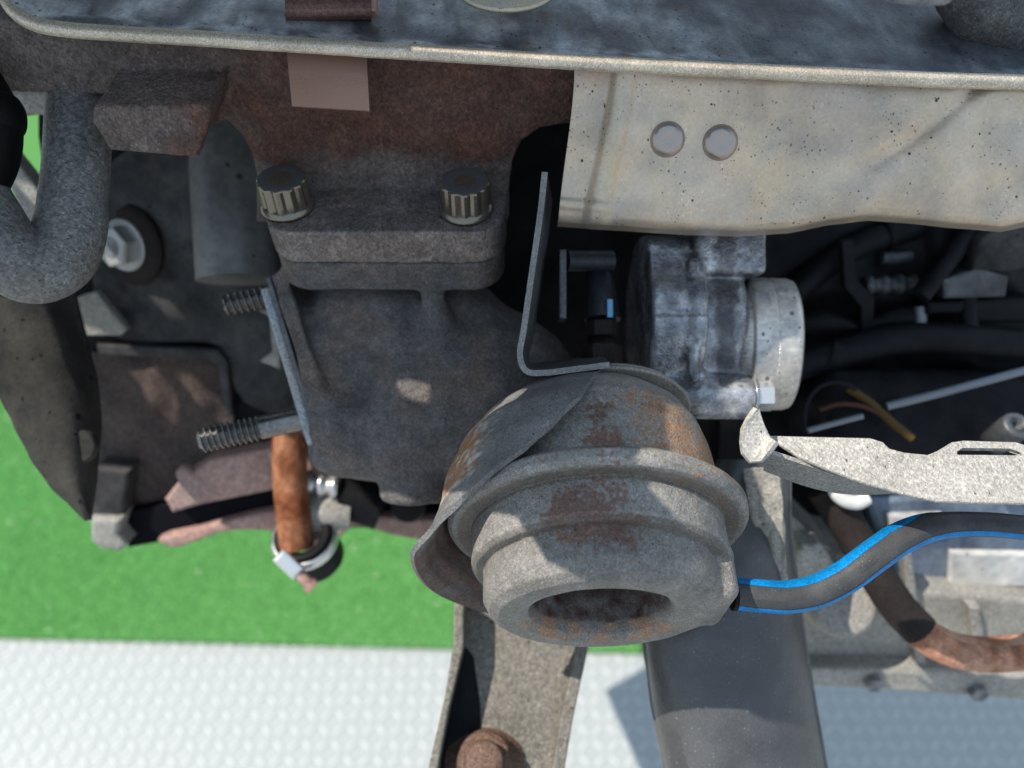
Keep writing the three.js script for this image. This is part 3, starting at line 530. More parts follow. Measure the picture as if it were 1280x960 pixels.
// ---------------------------------------------------------------- bent steel shield round the canister with its edge-on bracket
{
  const t = thing('canister_shield', 'bent grey steel strap curling round the left of the canister, rusty edge', 'heat shield', P(600, 740, -120));
  const rT = [[-170, 92], [-154, 122], [-122, 154], [-88, 177], [-44, 192], [0, 199], [25, 205], [45, 217], [58, 229]];
  const f1 = [[-170, 84], [-138, 92], [-86, 98], [-46, 107], [-14, 118], [10, 132], [30, 147], [46, 160], [58, 167]];
  const fn = (u, v) => {
    const z = mix(-168, 58, v), r = lerpTable(rT, z), a = mix(lerpTable(f1, z), mix(232, 252, v), u) * Math.PI / 180;
    const w = 1 + 0.012 * noise(u * 5, v * 6, 2.2); return AF.at(r * w * Math.cos(a), r * w * Math.sin(a) * 0.97, z);
  };
  const g = sheet(fn, 110, 90, 7);
  const rustEdge = [[610, 525, 40], [600, 545, 45], [585, 575, 40], [573, 596, 26], [645, 512, 24]].map(([x, y, r]) => [P(x, y, -20), r]);
  part(t, 'strap', g, M.zinc, { color: (x, y, z) => {
    const n = fbm(x * 0.05, y * 0.05, z * 0.05, 3), n2 = fbm(x * 0.014, y * 0.014, z * 0.014, 2), l = AF.local(V(x, y, z)), r = Math.hypot(l.x, l.y);
    let c = [0.225, 0.225, 0.225].map((q) => q * (0.95 + 0.5 * n2 + 0.2 * n));
    const px = 640 + x * F / (F - z), py = 480 - y * F / (F - z); let ang = Math.atan2(l.y, l.x) * 180 / Math.PI; if (ang < 0) ang += 360; const k = 0.68 * Math.exp(-(((ang - 158) / 24) ** 2)) * sstep(-145, -105, l.z) * sstep(16, -14, l.z);
    const n3 = fbm(x * 0.035, y * 0.1, z * 0.1, 3); c = mix3(c, [0.58, 0.55, 0.5], 0.85 * sstep(0.38, 0.5, k - n3 * 0.6)); const n5 = fbm(x * 0.16, y * 0.16, z * 0.16, 2); c = mix3(c, [0.40, 0.18, 0.065], 0.9 * sstep(0.40, 0.66, k + n3 * 0.7 + n5 * 0.5));
    if (l.y < 40) c = mix3(c, [0.17, 0.10, 0.075], 0.75 * sstep(-0.25, 0.2, n + 0.15)); return c;
  } });
  const path = curvePx([[681, 215], [676, 262], [665, 340], [655, 410], [650, 446], [658, 464], [680, 466], [715, 462], [762, 456]], 60, false);
  part(t, 'bracket', sheet((u, v) => { const i = u * 60, k = Math.min(59, Math.floor(i)), x = mix(path[k][0], path[k + 1][0], i - k), y = mix(path[k][1], path[k + 1][1], i - k); const w = v; return P(x, y, 0).add(V(6 * w * (1 - sstep(0.55, 0.8, u)) + 8 * w, 16 * w * sstep(0.5, 0.8, u), -150 * w)); }, 60, 10, 6), M.strap);
  part(t, 'cut_edge', sheet((u, v) => { const i = u * 60, k = Math.min(59, Math.floor(i)), x = mix(path[k][0], path[k + 1][0], i - k), y = mix(path[k][1], path[k + 1][1], i - k); return P(x, y, 4 - 6 * v); }, 60, 2, 7.5), M.cutEdge);
}
// ---------------------------------------------------------------- rod and lever in the dark gap
{
  const t = thing('actuator_rod', 'dark rusty actuator rod and lever in the black gap above the canister', 'actuator rod', P(752, 460, -190));
  part(t, 'rod', [tube([P(752, 470, -150), P(752, 420, -170), P(750, 330, -200)], 22, { seg: 20 })], M.rustDark);
  part(t, 'rod_end', [tube([P(753, 400, -160), P(752, 370, -168), P(750, 345, -178)], (u) => mix(26, 18, u), { seg: 14 })], M.darkSteel);
  part(t, 'nut', [hex(axisFrame(P(752, 458, -130), V(0, 1, -0.1)), 30, -10, 30), hex(axisFrame(P(752, 440, -140), V(0, 1, -0.1)), 24, 22, 44)], M.rustDark);
  part(t, 'lever', box(ID, [P(703, 356, -110).x, P(703, 356, -110).y, -130], [10, 96, 60], 2), M.strap);
  part(t, 'pivot_pin', tube([P(708, 326, -130), P(735, 326, -140), P(765, 326, -150)], 15, { seg: 6 }), M.darkSteel);
  part(t, 'paint_mark', box(ID, [P(763, 385, -130).x, P(763, 385, -130).y, -136], [8, 26, 6], 1), M.paleBlue);
}
// ---------------------------------------------------------------- upper heat shield
{
  const t = thing('upper_heat_shield', 'large pale pitted aluminium heat shield with two rivets hanging under the steel plate', 'heat shield', P(990, 280, 20));
  const bot = [[690, 276], [697, 280], [780, 286], [870, 292], [930, 294], [985, 290], [1040, 279], [1085, 274], [1130, 277], [1200, 284], [1250, 288], [1280, 282], [1330, 262], [1400, 250]];
  const fn = (u, v) => {
    const px = mix(718, 1390, u), b = lerpTable(bot, px), tx = px - 21 * sstep(0, 1, v) * (1 - sstep(0.0, 0.5, u));
    const vv = v, py = mix(80 + (px - 720) * 0.034, b, vv < 0.86 ? vv / 0.86 * 0.965 : 0.965 + 0.035 * (vv - 0.86) / 0.14);
    let z = mix(38, -30, v) - 55 * Math.pow(sstep(0.80, 1.0, v), 1.4);
    const e = (x, w) => Math.exp(-((x / w) ** 2));
    const cx = 778 - (py - 85) * 0.09; z += 7 * sstep(-14, 0, px - cx) * sstep(22, 8, px - cx) - 7 * sstep(0, -18, px - cx);
    z -= 5 * e(px - (1000 - (py - 120) * 0.35), 34) * sstep(100, 150, py);
    const dd = (px - 1130) * 0.55 + (py - 175) * 0.83 + 0.0011 * (px - 1130) ** 2; z += 10 * sstep(-40, 40, dd) * sstep(1020, 1120, px) - 6 * e(dd - 4, 12) * sstep(1030, 1110, px);
    z += 10 * sstep(960, 1060, px) * sstep(60, 200, py) - 14 * e(px - 1110, 60) * sstep(0.72, 1, v);
    z += 5 * Math.exp(-(((py - b + 27) / 6) ** 2)) * sstep(860, 720, px) + 6 * e(px - (1003 - (py - 120) * 0.45), 16) * sstep(105, 150, py) + 4 * e((px - 1190) * 0.3 + (py - 225), 20) * sstep(1100, 1200, px);
    z += 5 * noise(px * 0.011, py * 0.013, 1) + 0.5 * noise(px * 0.04, py * 0.04, 4);
    return P(tx, py, z);
  };
  const g = sheet(fn, 220, 90, 5);
  part(t, 'sheet', g, M.aluSheet, { color: (x, y, z) => {
    const px = 640 + x * F / (F - z), py = 480 - y * F / (F - z), n = fbm(x * 0.02, y * 0.02, 1, 3);
    const m = fbm(x * 0.008, y * 0.011, 4, 4); let c = mix3([0.54, 0.44, 0.345], [0.70, 0.55, 0.395], sstep(-0.28, 0.28, m + 0.4 * n)).map((q) => q * (1 + 0.22 * n)); c = mix3(c, [0.62, 0.51, 0.43], 0.4 * sstep(0.0, 0.3, fbm(x * 0.009, y * 0.009, 7, 2)));
    c = mix3(c, [0.42, 0.24, 0.16], 0.6 * Math.exp(-(((px - 745) / 28) ** 2) - (((py - 92) / 18) ** 2))); c = mix3(c, [0.62, 0.52, 0.36], 0.6 * Math.exp(-(((px - 772 + (py - 100) * 0.09) / 9) ** 2)));
    return c;
  } });
  for (const [px, py] of [[839, 174], [903, 178]]) {
    const u = (px - 718) / 672; let best = 0, bd = 1e9; for (let v = 0; v < 0.85; v += 0.002) { const p = fn(u, v), yy = 480 - p.y * F / (F - p.z); if (Math.abs(yy - py) < bd) { bd = Math.abs(yy - py); best = v; } }
    const p = fn(u, best), a = fn(u + 0.01, best).sub(fn(u - 0.01, best)), b = fn(u, best - 0.02).sub(fn(u, best + 0.02)), n = a.cross(b).normalize(); if (n.z < 0) n.negate();
    const fr = axisFrame(p, n, V(0, 1, 0)); part(t, 'rivet', lathe(fr, [[0, -2], [24.5, -2], [24.5, 0.6], [22, 0.8], [21.6, 3], [20, 6.5], [17, 9.4], [13, 11.2], [9, 11.2], [5, 10.2], [0, 9.8]], 48), M.rivet);
  }
}
// ---------------------------------------------------------------- steel plate along the top, its edge coloured pale to look sunlit
const TF = new Frame(P(640, 76, 62), V(0.9985, -0.052, 0).normalize(), V(0.04, 0.77, -0.638).normalize(), V(0, 0.638, 0.77));
{
  const t = thing('mounting_plate', 'long blue grey steel plate with an edge coloured bright to look sunlit across the top', 'mounting plate', P(640, 70, 30));
  const edgePx = [[-12, -30], [-4, -8], [6, 10], [24, 25], [48, 34], [80, 39], [130, 43], [250, 50], [400, 60], [560, 70], [720, 80], [880, 88], [1040, 96], [1200, 103], [1420, 108]];
  const path = new THREE.CatmullRomCurve3(edgePx.map(([x, y]) => P(x, y - 5, 62)), false, 'centripetal');
  const N = 160, pts = path.getSpacedPoints(N), bk = V(0.02, 0.77, -0.638), dn = V(0, -0.72, -0.69);
  const prof = [[-260, 0], [-30, 0], [-9, 0], [-4, -0.5], [-1, -2], [0, -5], [0, -8], [-2, -11]];
  const seg = (a, b) => sheet((u, v) => { const i = u * N, k = Math.min(N - 1, Math.floor(i)), p = pts[k].clone().lerp(pts[k + 1], i - k), q = a + v * (b - a), m = Math.min(prof.length - 2, Math.floor(q)), s = q - m, x = mix(prof[m][0], prof[m + 1][0], s), y = mix(prof[m][1], prof[m + 1][1], s); const w = 1 + 0.04 * noise(u * 60, 3, 3); return p.addScaledVector(bk, -x + noise(u * 40, 1, 1) * 0.8).addScaledVector(dn, -y * w); }, N, Math.round((b - a) * 6), 5);
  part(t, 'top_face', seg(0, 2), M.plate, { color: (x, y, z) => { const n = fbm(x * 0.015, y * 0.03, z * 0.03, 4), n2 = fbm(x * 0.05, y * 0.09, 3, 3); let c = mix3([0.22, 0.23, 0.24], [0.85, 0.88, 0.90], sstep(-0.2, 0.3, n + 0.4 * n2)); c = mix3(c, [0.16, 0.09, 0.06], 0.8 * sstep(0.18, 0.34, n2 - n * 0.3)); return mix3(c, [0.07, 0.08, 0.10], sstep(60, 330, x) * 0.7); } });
  part(t, 'lit_look_edge', seg(2.02, 7), M.plateEdge);
  const hc = P(634, -16, 20); part(t, 'added_lit_disc', lathe(axisFrame(hc, V(0, 0.638, 0.77)), [[0, 2], [58, 2], [60, 0], [60, -4], [0, -4]], 64), M.cream);  // added disc, its cream colour stands in for a sunlit slot
}
{
  const t = thing('sheet_clip', 'brown copper coloured sheet metal clip tucked behind the plate edge', 'metal clip', P(410, 100, 0));
  part(t, 'lower_tab', sheet((u, v) => P(mix(359 + 7 * v, 458 + 4 * v, u), mix(62 + 4 * u, 133 + 6 * u, v), 28 + 6 * Math.sin(v * 2.2) - 3 * (u - 0.5) ** 2 * 4), 24, 20, 5), M.copperClip);
  part(t, 'upper_tab', [sheet((u, v) => P(mix(357, 464, u), mix(-20, 26 - 2 * u, v), 40 + 10 * sstep(0.2, 0.6, v) - 22 * sstep(0.75, 1, v)), 20, 24, 6)], M.darkClip);
  part(t, 'tab_edge', box(ID, [P(465, 4, 48).x, P(465, 4, 48).y, 40], [9, 20, 20], 2), M.copperClip);
}
// ---------------------------------------------------------------- dark castings above the plate at the far right
{
  const t = thing('bracket_foot', 'grey cast foot peeking in above the plate, top right', 'bracket', P(1130, 0, 0));
  part(t, 'foot', plate(MF, curvePx([[1070, -40], [1080, -6], [1110, 4], [1165, 10], [1190, 4], [1200, -40]], 40), -60 + 110, 60, 5), M.pipeGrey);
  const k = thing('rubber_mount', 'dark rounded rubber mount in the top right corner above the plate', 'rubber mount', P(1240, 40, 0));
  part(k, 'bush', surface((x, y, z) => { const a = P(1235, 10, 10), b = P(1320, 40, 10); return smin(dCap(x, y, z, a, b, 46), dCap(x, y, z, P(1200, -10, 0), P(1290, -30, 0), 30), 14); }, [440, 350, -60], [760, 640, 70], 5), M.pipeDark);
}
// ---------------------------------------------------------------- bent pipe at the upper left
{
  const t = thing('bent_pipe', 'thick grey steel pipe bent into a U, lit on its left, upper left', 'pipe', P(50, 380, -80));
  part(t, 'upright_arm', tube([P(104, -10, -110), P(100, 60, -80), P(99, 130, -60), P(96, 200, -45), P(90, 270, -35)], 40, { seg: 60, rad: 40 }), M.pipeWorn);
  part(t, 'bend', tube([P(92, 240, -40), P(88, 285, -32), P(72, 322, -20), P(40, 335, 0), P(8, 315, 16), P(-22, 268, 24), P(-60, 190, 30)], (u) => 40 + 5 * Math.sin(Math.PI * clamp(u * 1.2)), { seg: 90, rad: 40 }), M.pipeWorn);
  const h = thing('rubber_hose_end', 'black rubber hose end at the left edge above the bent pipe', 'rubber hose', P(0, 215, 20));
  part(h, 'hose', tube([P(-70, 60, 30), P(-30, 115, 30), P(-15, 150, 30), P(-18, 195, 30), P(-40, 240, 20)], 36, { seg: 40 }), M.rubber);
  part(h, 'rib', tube([P(-20, 128, 30), P(-15, 146, 30), P(-15, 164, 30)], (u) => 36 + 5 * Math.sin(Math.PI * u), { seg: 20 }), M.rubber);
}
// ---------------------------------------------------------------- hose with blue stripes
{
  const t = thing('striped_hose', 'black rubber hose with blue stripes plugged into the right side of the canister', 'hose', P(1060, 740, 20));
  const pts = [P(918, 742, 20), P(950, 745, 20), P(985, 746, 21), P(1020, 739, 22), P(1055, 722, 24), P(1090, 697, 25), P(1122, 675, 18), P(1155, 661, 8), P(1195, 656, -4), P(1240, 656, -12), P(1285, 660, -20), P(1340, 664, -28)], r = (u) => 19.5 - 4 * sstep(0.42, 0.75, u);
  part(t, 'tube', tube(pts, r, { seg: 160, rad: 36 }), M.hose, { uv: 'keep' });
  const D = Math.PI / 180, hint = V(0, 0, 1);
  part(t, 'end_ring', tube([P(914, 742, 20), P(916.5, 742, 20), P(919, 742, 20)], 20.5, { seg: 4, rad: 36 }), M.rubber);
  for (const [a, b, w] of [[-106, -53, -80], [30, 62, -10]]) part(t, 'stripe', tube(pts, r, { seg: 160, rad: 10, cap: false, from: a * D, to: b * D, lift: 0.45, twist: (u) => w * D * sstep(0.48, 0.66, u) + 5 * D * Math.sin(u * 9) }), M.blue, { uv: 'keep' });
}
// ---------------------------------------------------------------- lower heat shield, sunlit
{
  const t = thing('lower_heat_shield', 'pale sunlit steel heat shield with bent tab and slotted lug, right of the canister', 'heat shield', P(1110, 620, -60));
  const LF = new Frame(P(1110, 590, 72), V(1, 0, -0.08).normalize(), V(0.02, 0.80, -0.6).normalize(), V(0.06, 0.6, 0.8));
  LF.m.makeBasis(LF.ex, LF.ey = LF.ez.clone().cross(LF.ex).normalize(), LF.ez).setPosition(LF.o); LF.inv.copy(LF.m).invert();
  part(t, 'face', plate(LF, [[958, 544], [1000, 545], [1088, 547], [1104, 552], [1112, 560], [1130, 565], [1160, 568], [1172, 563], [1190, 552], [1205, 550], [1270, 552], [1290, 558], [1400, 562], [1400, 634], [1290, 629], [1230, 628], [1172, 626], [1130, 617], [1080, 603], [1035, 586], [1000, 571], [972, 553]], 0, 6, 2, [[[1195, 570], [1194, 563], [1202, 558], [1262, 559], [1276, 564], [1280, 571]]]), M.guardSteel);
  part(t, 'tab', sheet((u, v) => { const e = curvePx([[958, 545], [953, 530], [947, 512]], 8, false), f = curvePx([[972, 553], [950, 578], [932, 576], [926, 556], [928, 534], [944, 510]], 8, false); const i = Math.min(7, Math.floor(v * 8)), s = v * 8 - i, A = [mix(e[i][0], e[i + 1][0], s), mix(e[i][1], e[i + 1][1], s)]; const j = [mix(f[i][0], f[i + 1][0], s), mix(f[i][1], f[i + 1][1], s)]; return P(mix(A[0], j[0], u), mix(A[1], j[1], u), 84 + 18 * u - 14 * u * v); }, 12, 24, 6), M.guardSteel);
  part(t, 'skirt', sheet((u, v) => P(mix(955, 1120, u), mix(mix(562, 616, u), mix(586, 612, u), v) + 14 * v * Math.sin(u * 3), mix(68, 52, u) - 60 * v), 30, 8, 5), M.castAlu);
}
// ---------------------------------------------------------------- duct, lower middle
{
  const t = thing('black_duct', 'broad dusty black tapering duct running down from behind the canister', 'duct', P(930, 960, -240));
  const row = [[560, 905, 985, -200], [640, 868, 984, -190], [720, 832, 992, -185], [800, 807, 1003, -180], [880, 817, 1016, -172], [960, 833, 1030, -160], [1040, 846, 1046, -150]];
  const at = (y) => { for (let i = 1; i < row.length; i++) if (y <= row[i][0] || i === row.length - 1) { const s = (y - row[i - 1][0]) / (row[i][0] - row[i - 1][0]); return [1, 2, 3].map((k) => mix(row[i - 1][k], row[i][k], s)); } };
  part(t, 'sleeve', sheet((u, v) => { const y = mix(575, 1040, v), [l, r, z] = at(y), a = mix(-0.08, 1.12, u) * Math.PI, c = (l + r) / 2, h = (r - l) / 2; return P(c - h * Math.cos(a), y, z + (h * 0.85) * Math.sin(a) - 40 + 3 * noise(u * 6, v * 8, 2)); }, 80, 60, 5), M.duct);
  part(t, 'left_edge', tube([760, 800, 840, 880, 920, 960, 1030].map((y) => { const [l, , z] = at(y); return P(l - 1, y, z - 38); }), 4, { seg: 60, rad: 10 }), M.ductEdge);
  part(t, 'right_edge', tube([600, 650, 700, 750, 800, 840, 880, 920, 960, 1030].map((y) => { const [, r, z] = at(y); return P(r + 1, y, z - 38); }), 5, { seg: 60, rad: 10 }), M.ductEdge);
}
// ---------------------------------------------------------------- arm below the canister
{
  const t = thing('support_arm', 'grey steel channel support arm with a rusty nut, below the canister', 'bracket', P(630, 980, -330));
  const z = -270, K = new Frame(P(640, 850, z), V(1, 0, 0), V(0, 0.97, -0.24).normalize(), V(0, 0.24, 0.97)); K.m.makeBasis(K.ex, K.ey, K.ez).setPosition(K.o); K.inv.copy(K.m).invert();
  part(t, 'web', plate(K, [[574, 745], [735, 770], [732, 812], [712, 900], [690, 1010], [540, 1010], [560, 900], [572, 830]], 0, 10, 2), M.armSteel);
  part(t, 'left_flange', plate(K, [[568, 750], [580, 752], [579, 810], [560, 890], [547, 960], [540, 1010], [524, 1010], [540, 940], [556, 870], [566, 810]], 64, 66, 3), M.armSteel);
  part(t, 'right_flange', plate(K, [[724, 770], [738, 772], [735, 812], [716, 900], [698, 1010], [682, 1010], [700, 900], [720, 812]], 22, 30, 3), M.armSteel);
  part(t, 'flange_shade', plate(K, [[580, 806], [592, 822], [600, 880], [602, 930], [560, 1010], [546, 1010], [556, 900]], 3, 12, 1), M.blockDark);  // added dark plate standing in for the shade beside the left flange
  const c = K.hit(606, 952, 2, 0), fr = axisFrame(K.at(c.x, c.y, 0), K.ez.clone().add(V(0.02, 0.25, 0)), V(1, 0, 0));
  const n = part(t, 'nut', [lathe(fr, [[0, 0], [62, 0], [62, 6], [46, 12], [42, 34], [38, 38], [0, 38]], 40), hex(fr, 42, 12, 44, 4)], M.nutRust);
  part(n, 'stud_tip', lathe(fr, [[0, 44], [28, 44], [29, 60], [26, 66], [14, 68], [0, 67]], 36), M.nutRust);
}
// ---------------------------------------------------------------- engine block behind everything
const BF = new Frame(P(478, 400, -480), V(1, 0, 0), V(0, 0.937, 0.35), V(0, -0.35, 0.937));
{
  const t = thing('engine_block', 'dark oily engine block filling the background behind the turbo parts', 'engine block', P(400, 640, -640));
  part(t, 'casting', plate(BF, [[46, -60], [1500, -60], [1500, 720], [870, 720], [870, 560], [560, 640], [470, 640], [430, 600], [330, 610], [160, 640], [112, 600], [118, 480], [92, 380], [56, 240], [46, 170]], 0, 400, 6), M.blockDark);
  part(t, 'cover', plate(BF, curvePx([[140, 200], [330, 170], [420, 200], [430, 440], [390, 520], [300, 500], [282, 445], [270, 432], [140, 422], [118, 380]], 60), 26, 30, 6), M.block);
  part(t, 'rib', [plate(BF, [[120, 430], [270, 438], [284, 452], [290, 520], [280, 520], [272, 458], [262, 450], [122, 444]], 40, 20, 4)], M.block);
  part(t, 'recess', sheet((u, v) => { const px = mix(112, 292, u), py = mix(440, 640, v), h = BF.hit(px, py, 2, 8 + 14 * noise(u * 4, v * 5, 1) + 16 * Math.exp(-(((px - 235 - (py - 480) * 0.5) / 26) ** 2)) + 12 * Math.exp(-(((px - 180) / 30) ** 2) - (((py - 480) / 40) ** 2))); return BF.at(h.x, h.y, h.z); }, 40, 50, 6), M.rustBrown);
  part(t, 'tab', plate(BF, [[322, 388], [345, 388], [350, 440], [350, 462], [324, 452], [340, 440], [336, 396]], 70, 20, 4), M.castAlu);
  part(t, 'wedge', plate(BF, [[96, 372], [120, 365], [158, 412], [150, 420], [108, 420]], 44, 24, 4), M.castAlu);
  part(t, 'bay_casting', sheet((u, v) => { const px = mix(900, 1420, u), py = mix(240, 720, v), x = px * 0.011, y = py * 0.013; const r = 1 - Math.abs(fbm(x, y, 3, 2)) * 4, k = 7 * r + 22 * fbm(x * 0.7, y * 0.7, 8, 2) + 34 * Math.exp(-(((px - 1230) / 60) ** 2) - (((py - 330) / 50) ** 2)) + 26 * Math.exp(-(((px - 1080) / 70) ** 2) - (((py - 360) / 26) ** 2)) + 20 * sstep(390, 372, py) * sstep(1150, 1180, px); const h = BF.hit(px, py, 2, 30 + k); return BF.at(h.x, h.y, h.z); }, 120, 100, 8), M.bayDark);
  const f = axisFrame(BF.at(BF.hit(157, 306, 2, 26).x, BF.hit(157, 306, 2, 26).y, 26), V(-0.35, -0.3, 0.9));
  const b = part(t, 'hex_bolt', [hex(f, 37, 4, 34, 4), lathe(f, [[0, 0], [46, 0], [47, 4], [44, 9], [0, 9]], 40)], M.boltBright);
  part(b, 'head_recess', lathe(f, [[0, 34.3], [15, 34.3], [18, 35], [19, 34]], 32), M.pipeGrey);
  part(b, 'washer', lathe(f, [[0, -14], [72, -14], [74, -4], [60, 4], [0, 4]], 40), M.rustDark);
}
{
  const t = thing('grey_cylinder', 'smooth out of focus grey cylinder behind the manifold arch, left of the bolts', 'cylinder', P(290, 350, -480));
  part(t, 'barrel', tube([P(292, 40, -330), P(292, 200, -330), P(300, 350, -330)], 70, { seg: 20, rad: 48 }), M.greyPipe);
}
{
  const t = thing('side_guard', 'dark grey curved guard plate against the green mat, left edge', 'guard plate', P(60, 640, -260));
  part(t, 'plate', sheet((u, v) => { const y = mix(340, 650, v), rx = lerpTable([[340, 88], [385, 98], [440, 112], [480, 122], [530, 126], [600, 120], [650, 111]], y), lx = lerpTable([[340, -120], [470, -40], [490, 0], [530, 20], [570, 40], [605, 64], [635, 95], [650, 110]], y); return P(mix(lx, rx, u), y, -260 + 50 * Math.sin(Math.min(1, u * 1.15) * 2.7) - 46 * sstep(0.8, 1, u)); }, 30, 40, 9), M.guardDark);
  part(t, 'boss', lathe(axisFrame(P(98, 558, -222), V(0.2, 0, 1), V(0, 1, 0)), [[0, 5], [22, 5], [26, 2], [28, -6]], 32), M.guardDark);
}
{
  const t = thing('aluminium_frame', 'blurred pale aluminium frame behind the bent pipe, upper left corner', 'frame', P(40, 200, -420));
  part(t, 'top_bar', plate(BF, [[-20, 112], [110, 112], [104, 150], [64, 146], [40, 142], [-20, 150]], 130, 60, 8), M.castAlu);
  part(t, 'post', plate(BF, [[-10, 175], [10, 190], [50, 240], [62, 300], [40, 300], [14, 240], [-20, 215]], 100, 40, 6), M.castAlu);
}
// ---------------------------------------------------------------- lower left: beam, end bracket, drain pipe with clamp
{
  const t = thing('rusty_beam', 'pinkish rusty beam with dark slot under the engine block, above the green mat', 'beam', P(240, 680, -560));
  part(t, 'upper_face', plate(BF, [[205, 625], [228, 596], [262, 575], [350, 558], [420, 570], [560, 590], [560, 618], [430, 622], [350, 612], [250, 632], [215, 642]], 70, 50, 8), M.rustPale);
  part(t, 'hollow', plate(BF, [[155, 640], [345, 606], [560, 640], [560, 662], [400, 660], [330, 655], [160, 685]], 40, 60, 4), M.shadeBlack);  // dark slab filling the slot, painted shade
  part(t, 'lower_lip', plate(BF, curvePx([[196, 676], [240, 664], [340, 640], [420, 642], [520, 650], [570, 655], [565, 676], [500, 672], [440, 660], [400, 700], [350, 668], [280, 666], [215, 686]], 60), 64, 50, 6), M.rustPale);
  part(t, 'plug', [lathe(axisFrame(BF.at(BF.hit(232, 594, 2, 70).x, BF.hit(232, 594, 2, 70).y, 66), BF.ez.clone()), [[0, 10], [14, 10], [18, 4], [18, -10]], 24)], M.rustPale);
  const e = thing('end_bracket', 'small bracket end with a sunlit face at the left end of the beam', 'bracket', P(132, 690, -540));
  part(e, 'leg', plate(BF, [[118, 585], [160, 590], [152, 650], [112, 650]], 66, 60, 6), M.block);
  part(e, 'foot', plate(BF, [[112, 648], [150, 650], [146, 668], [158, 682], [150, 690], [128, 688], [113, 678]], 84, 70, 8), M.castAlu);
}
{
  const t = thing('drain_pipe', 'orange rusty pipe hanging down into a black hose with a hose clamp, lower left', 'drain pipe', P(370, 690, -480));
  part(t, 'pipe', tube([P(364, 520, -440), P(362, 580, -440), P(366, 640, -440), P(371, 684, -446)], 31, { seg: 40, rad: 32 }), M.rust);
  const f = axisFrame(P(378, 668, -445), V(-0.08, 0.62, 0.78));
  part(t, 'hose', lathe(f, [[36, -90], [36, 0], [39, 3], [50, 3], [53, 0], [54, -90]], 56), M.rubber);
  const c = part(t, 'hose_clamp', lathe(f, [[54, -7], [60, -7], [60, -28], [54, -28]], 64), M.silver);
  const wf = new Frame(P(362, 704, -420), V(0.72, -0.69, 0).normalize(), V(0.69, 0.72, 0).normalize(), V(0, 0, 1));
  part(c, 'worm_housing', box(wf, [0, 0, 0], [52, 30, 28], 7), M.silver);
  part(c, 'screw', [tube([wf.at(20, -2, 0), wf.at(36, -2, 0), wf.at(52, -2, 0)], 10, { seg: 6 }), tube([wf.at(48, -2, 0), wf.at(56, -2, 0), wf.at(62, -2, 0)], 14, { seg: 6 })], M.rustPale);
  const q = thing('pipe_fitting', 'silver and grey pipe fitting just right of the rusty drain pipe', 'pipe fitting', P(405, 640, -500));
  part(q, 'collar', tube([P(382, 603, -470), P(404, 606, -470), P(424, 609, -470)], (u) => 22 + 4 * Math.sin(u * 16), { seg: 40, rad: 28 }), M.silver);
  part(q, 'body', tube([P(386, 640, -480), P(410, 640, -480), P(436, 640, -490)], 34, { seg: 8, rad: 28 }), M.castAlu);
  part(q, 'sleeve', tube([P(425, 620, -500), P(450, 625, -505), P(478, 635, -510)], 44, { seg: 8, rad: 28 }), M.blockDark);
  const r = thing('black_plug', 'round black plug under the turbine housing, left of the canister shield', 'plug', P(510, 640, -470));
  part(r, 'cap', lathe(axisFrame(P(510, 630, -470), V(0.1, -0.4, 0.9)), [[0, 20], [26, 20], [32, 14], [32, -40]], 32), M.rubber);
}
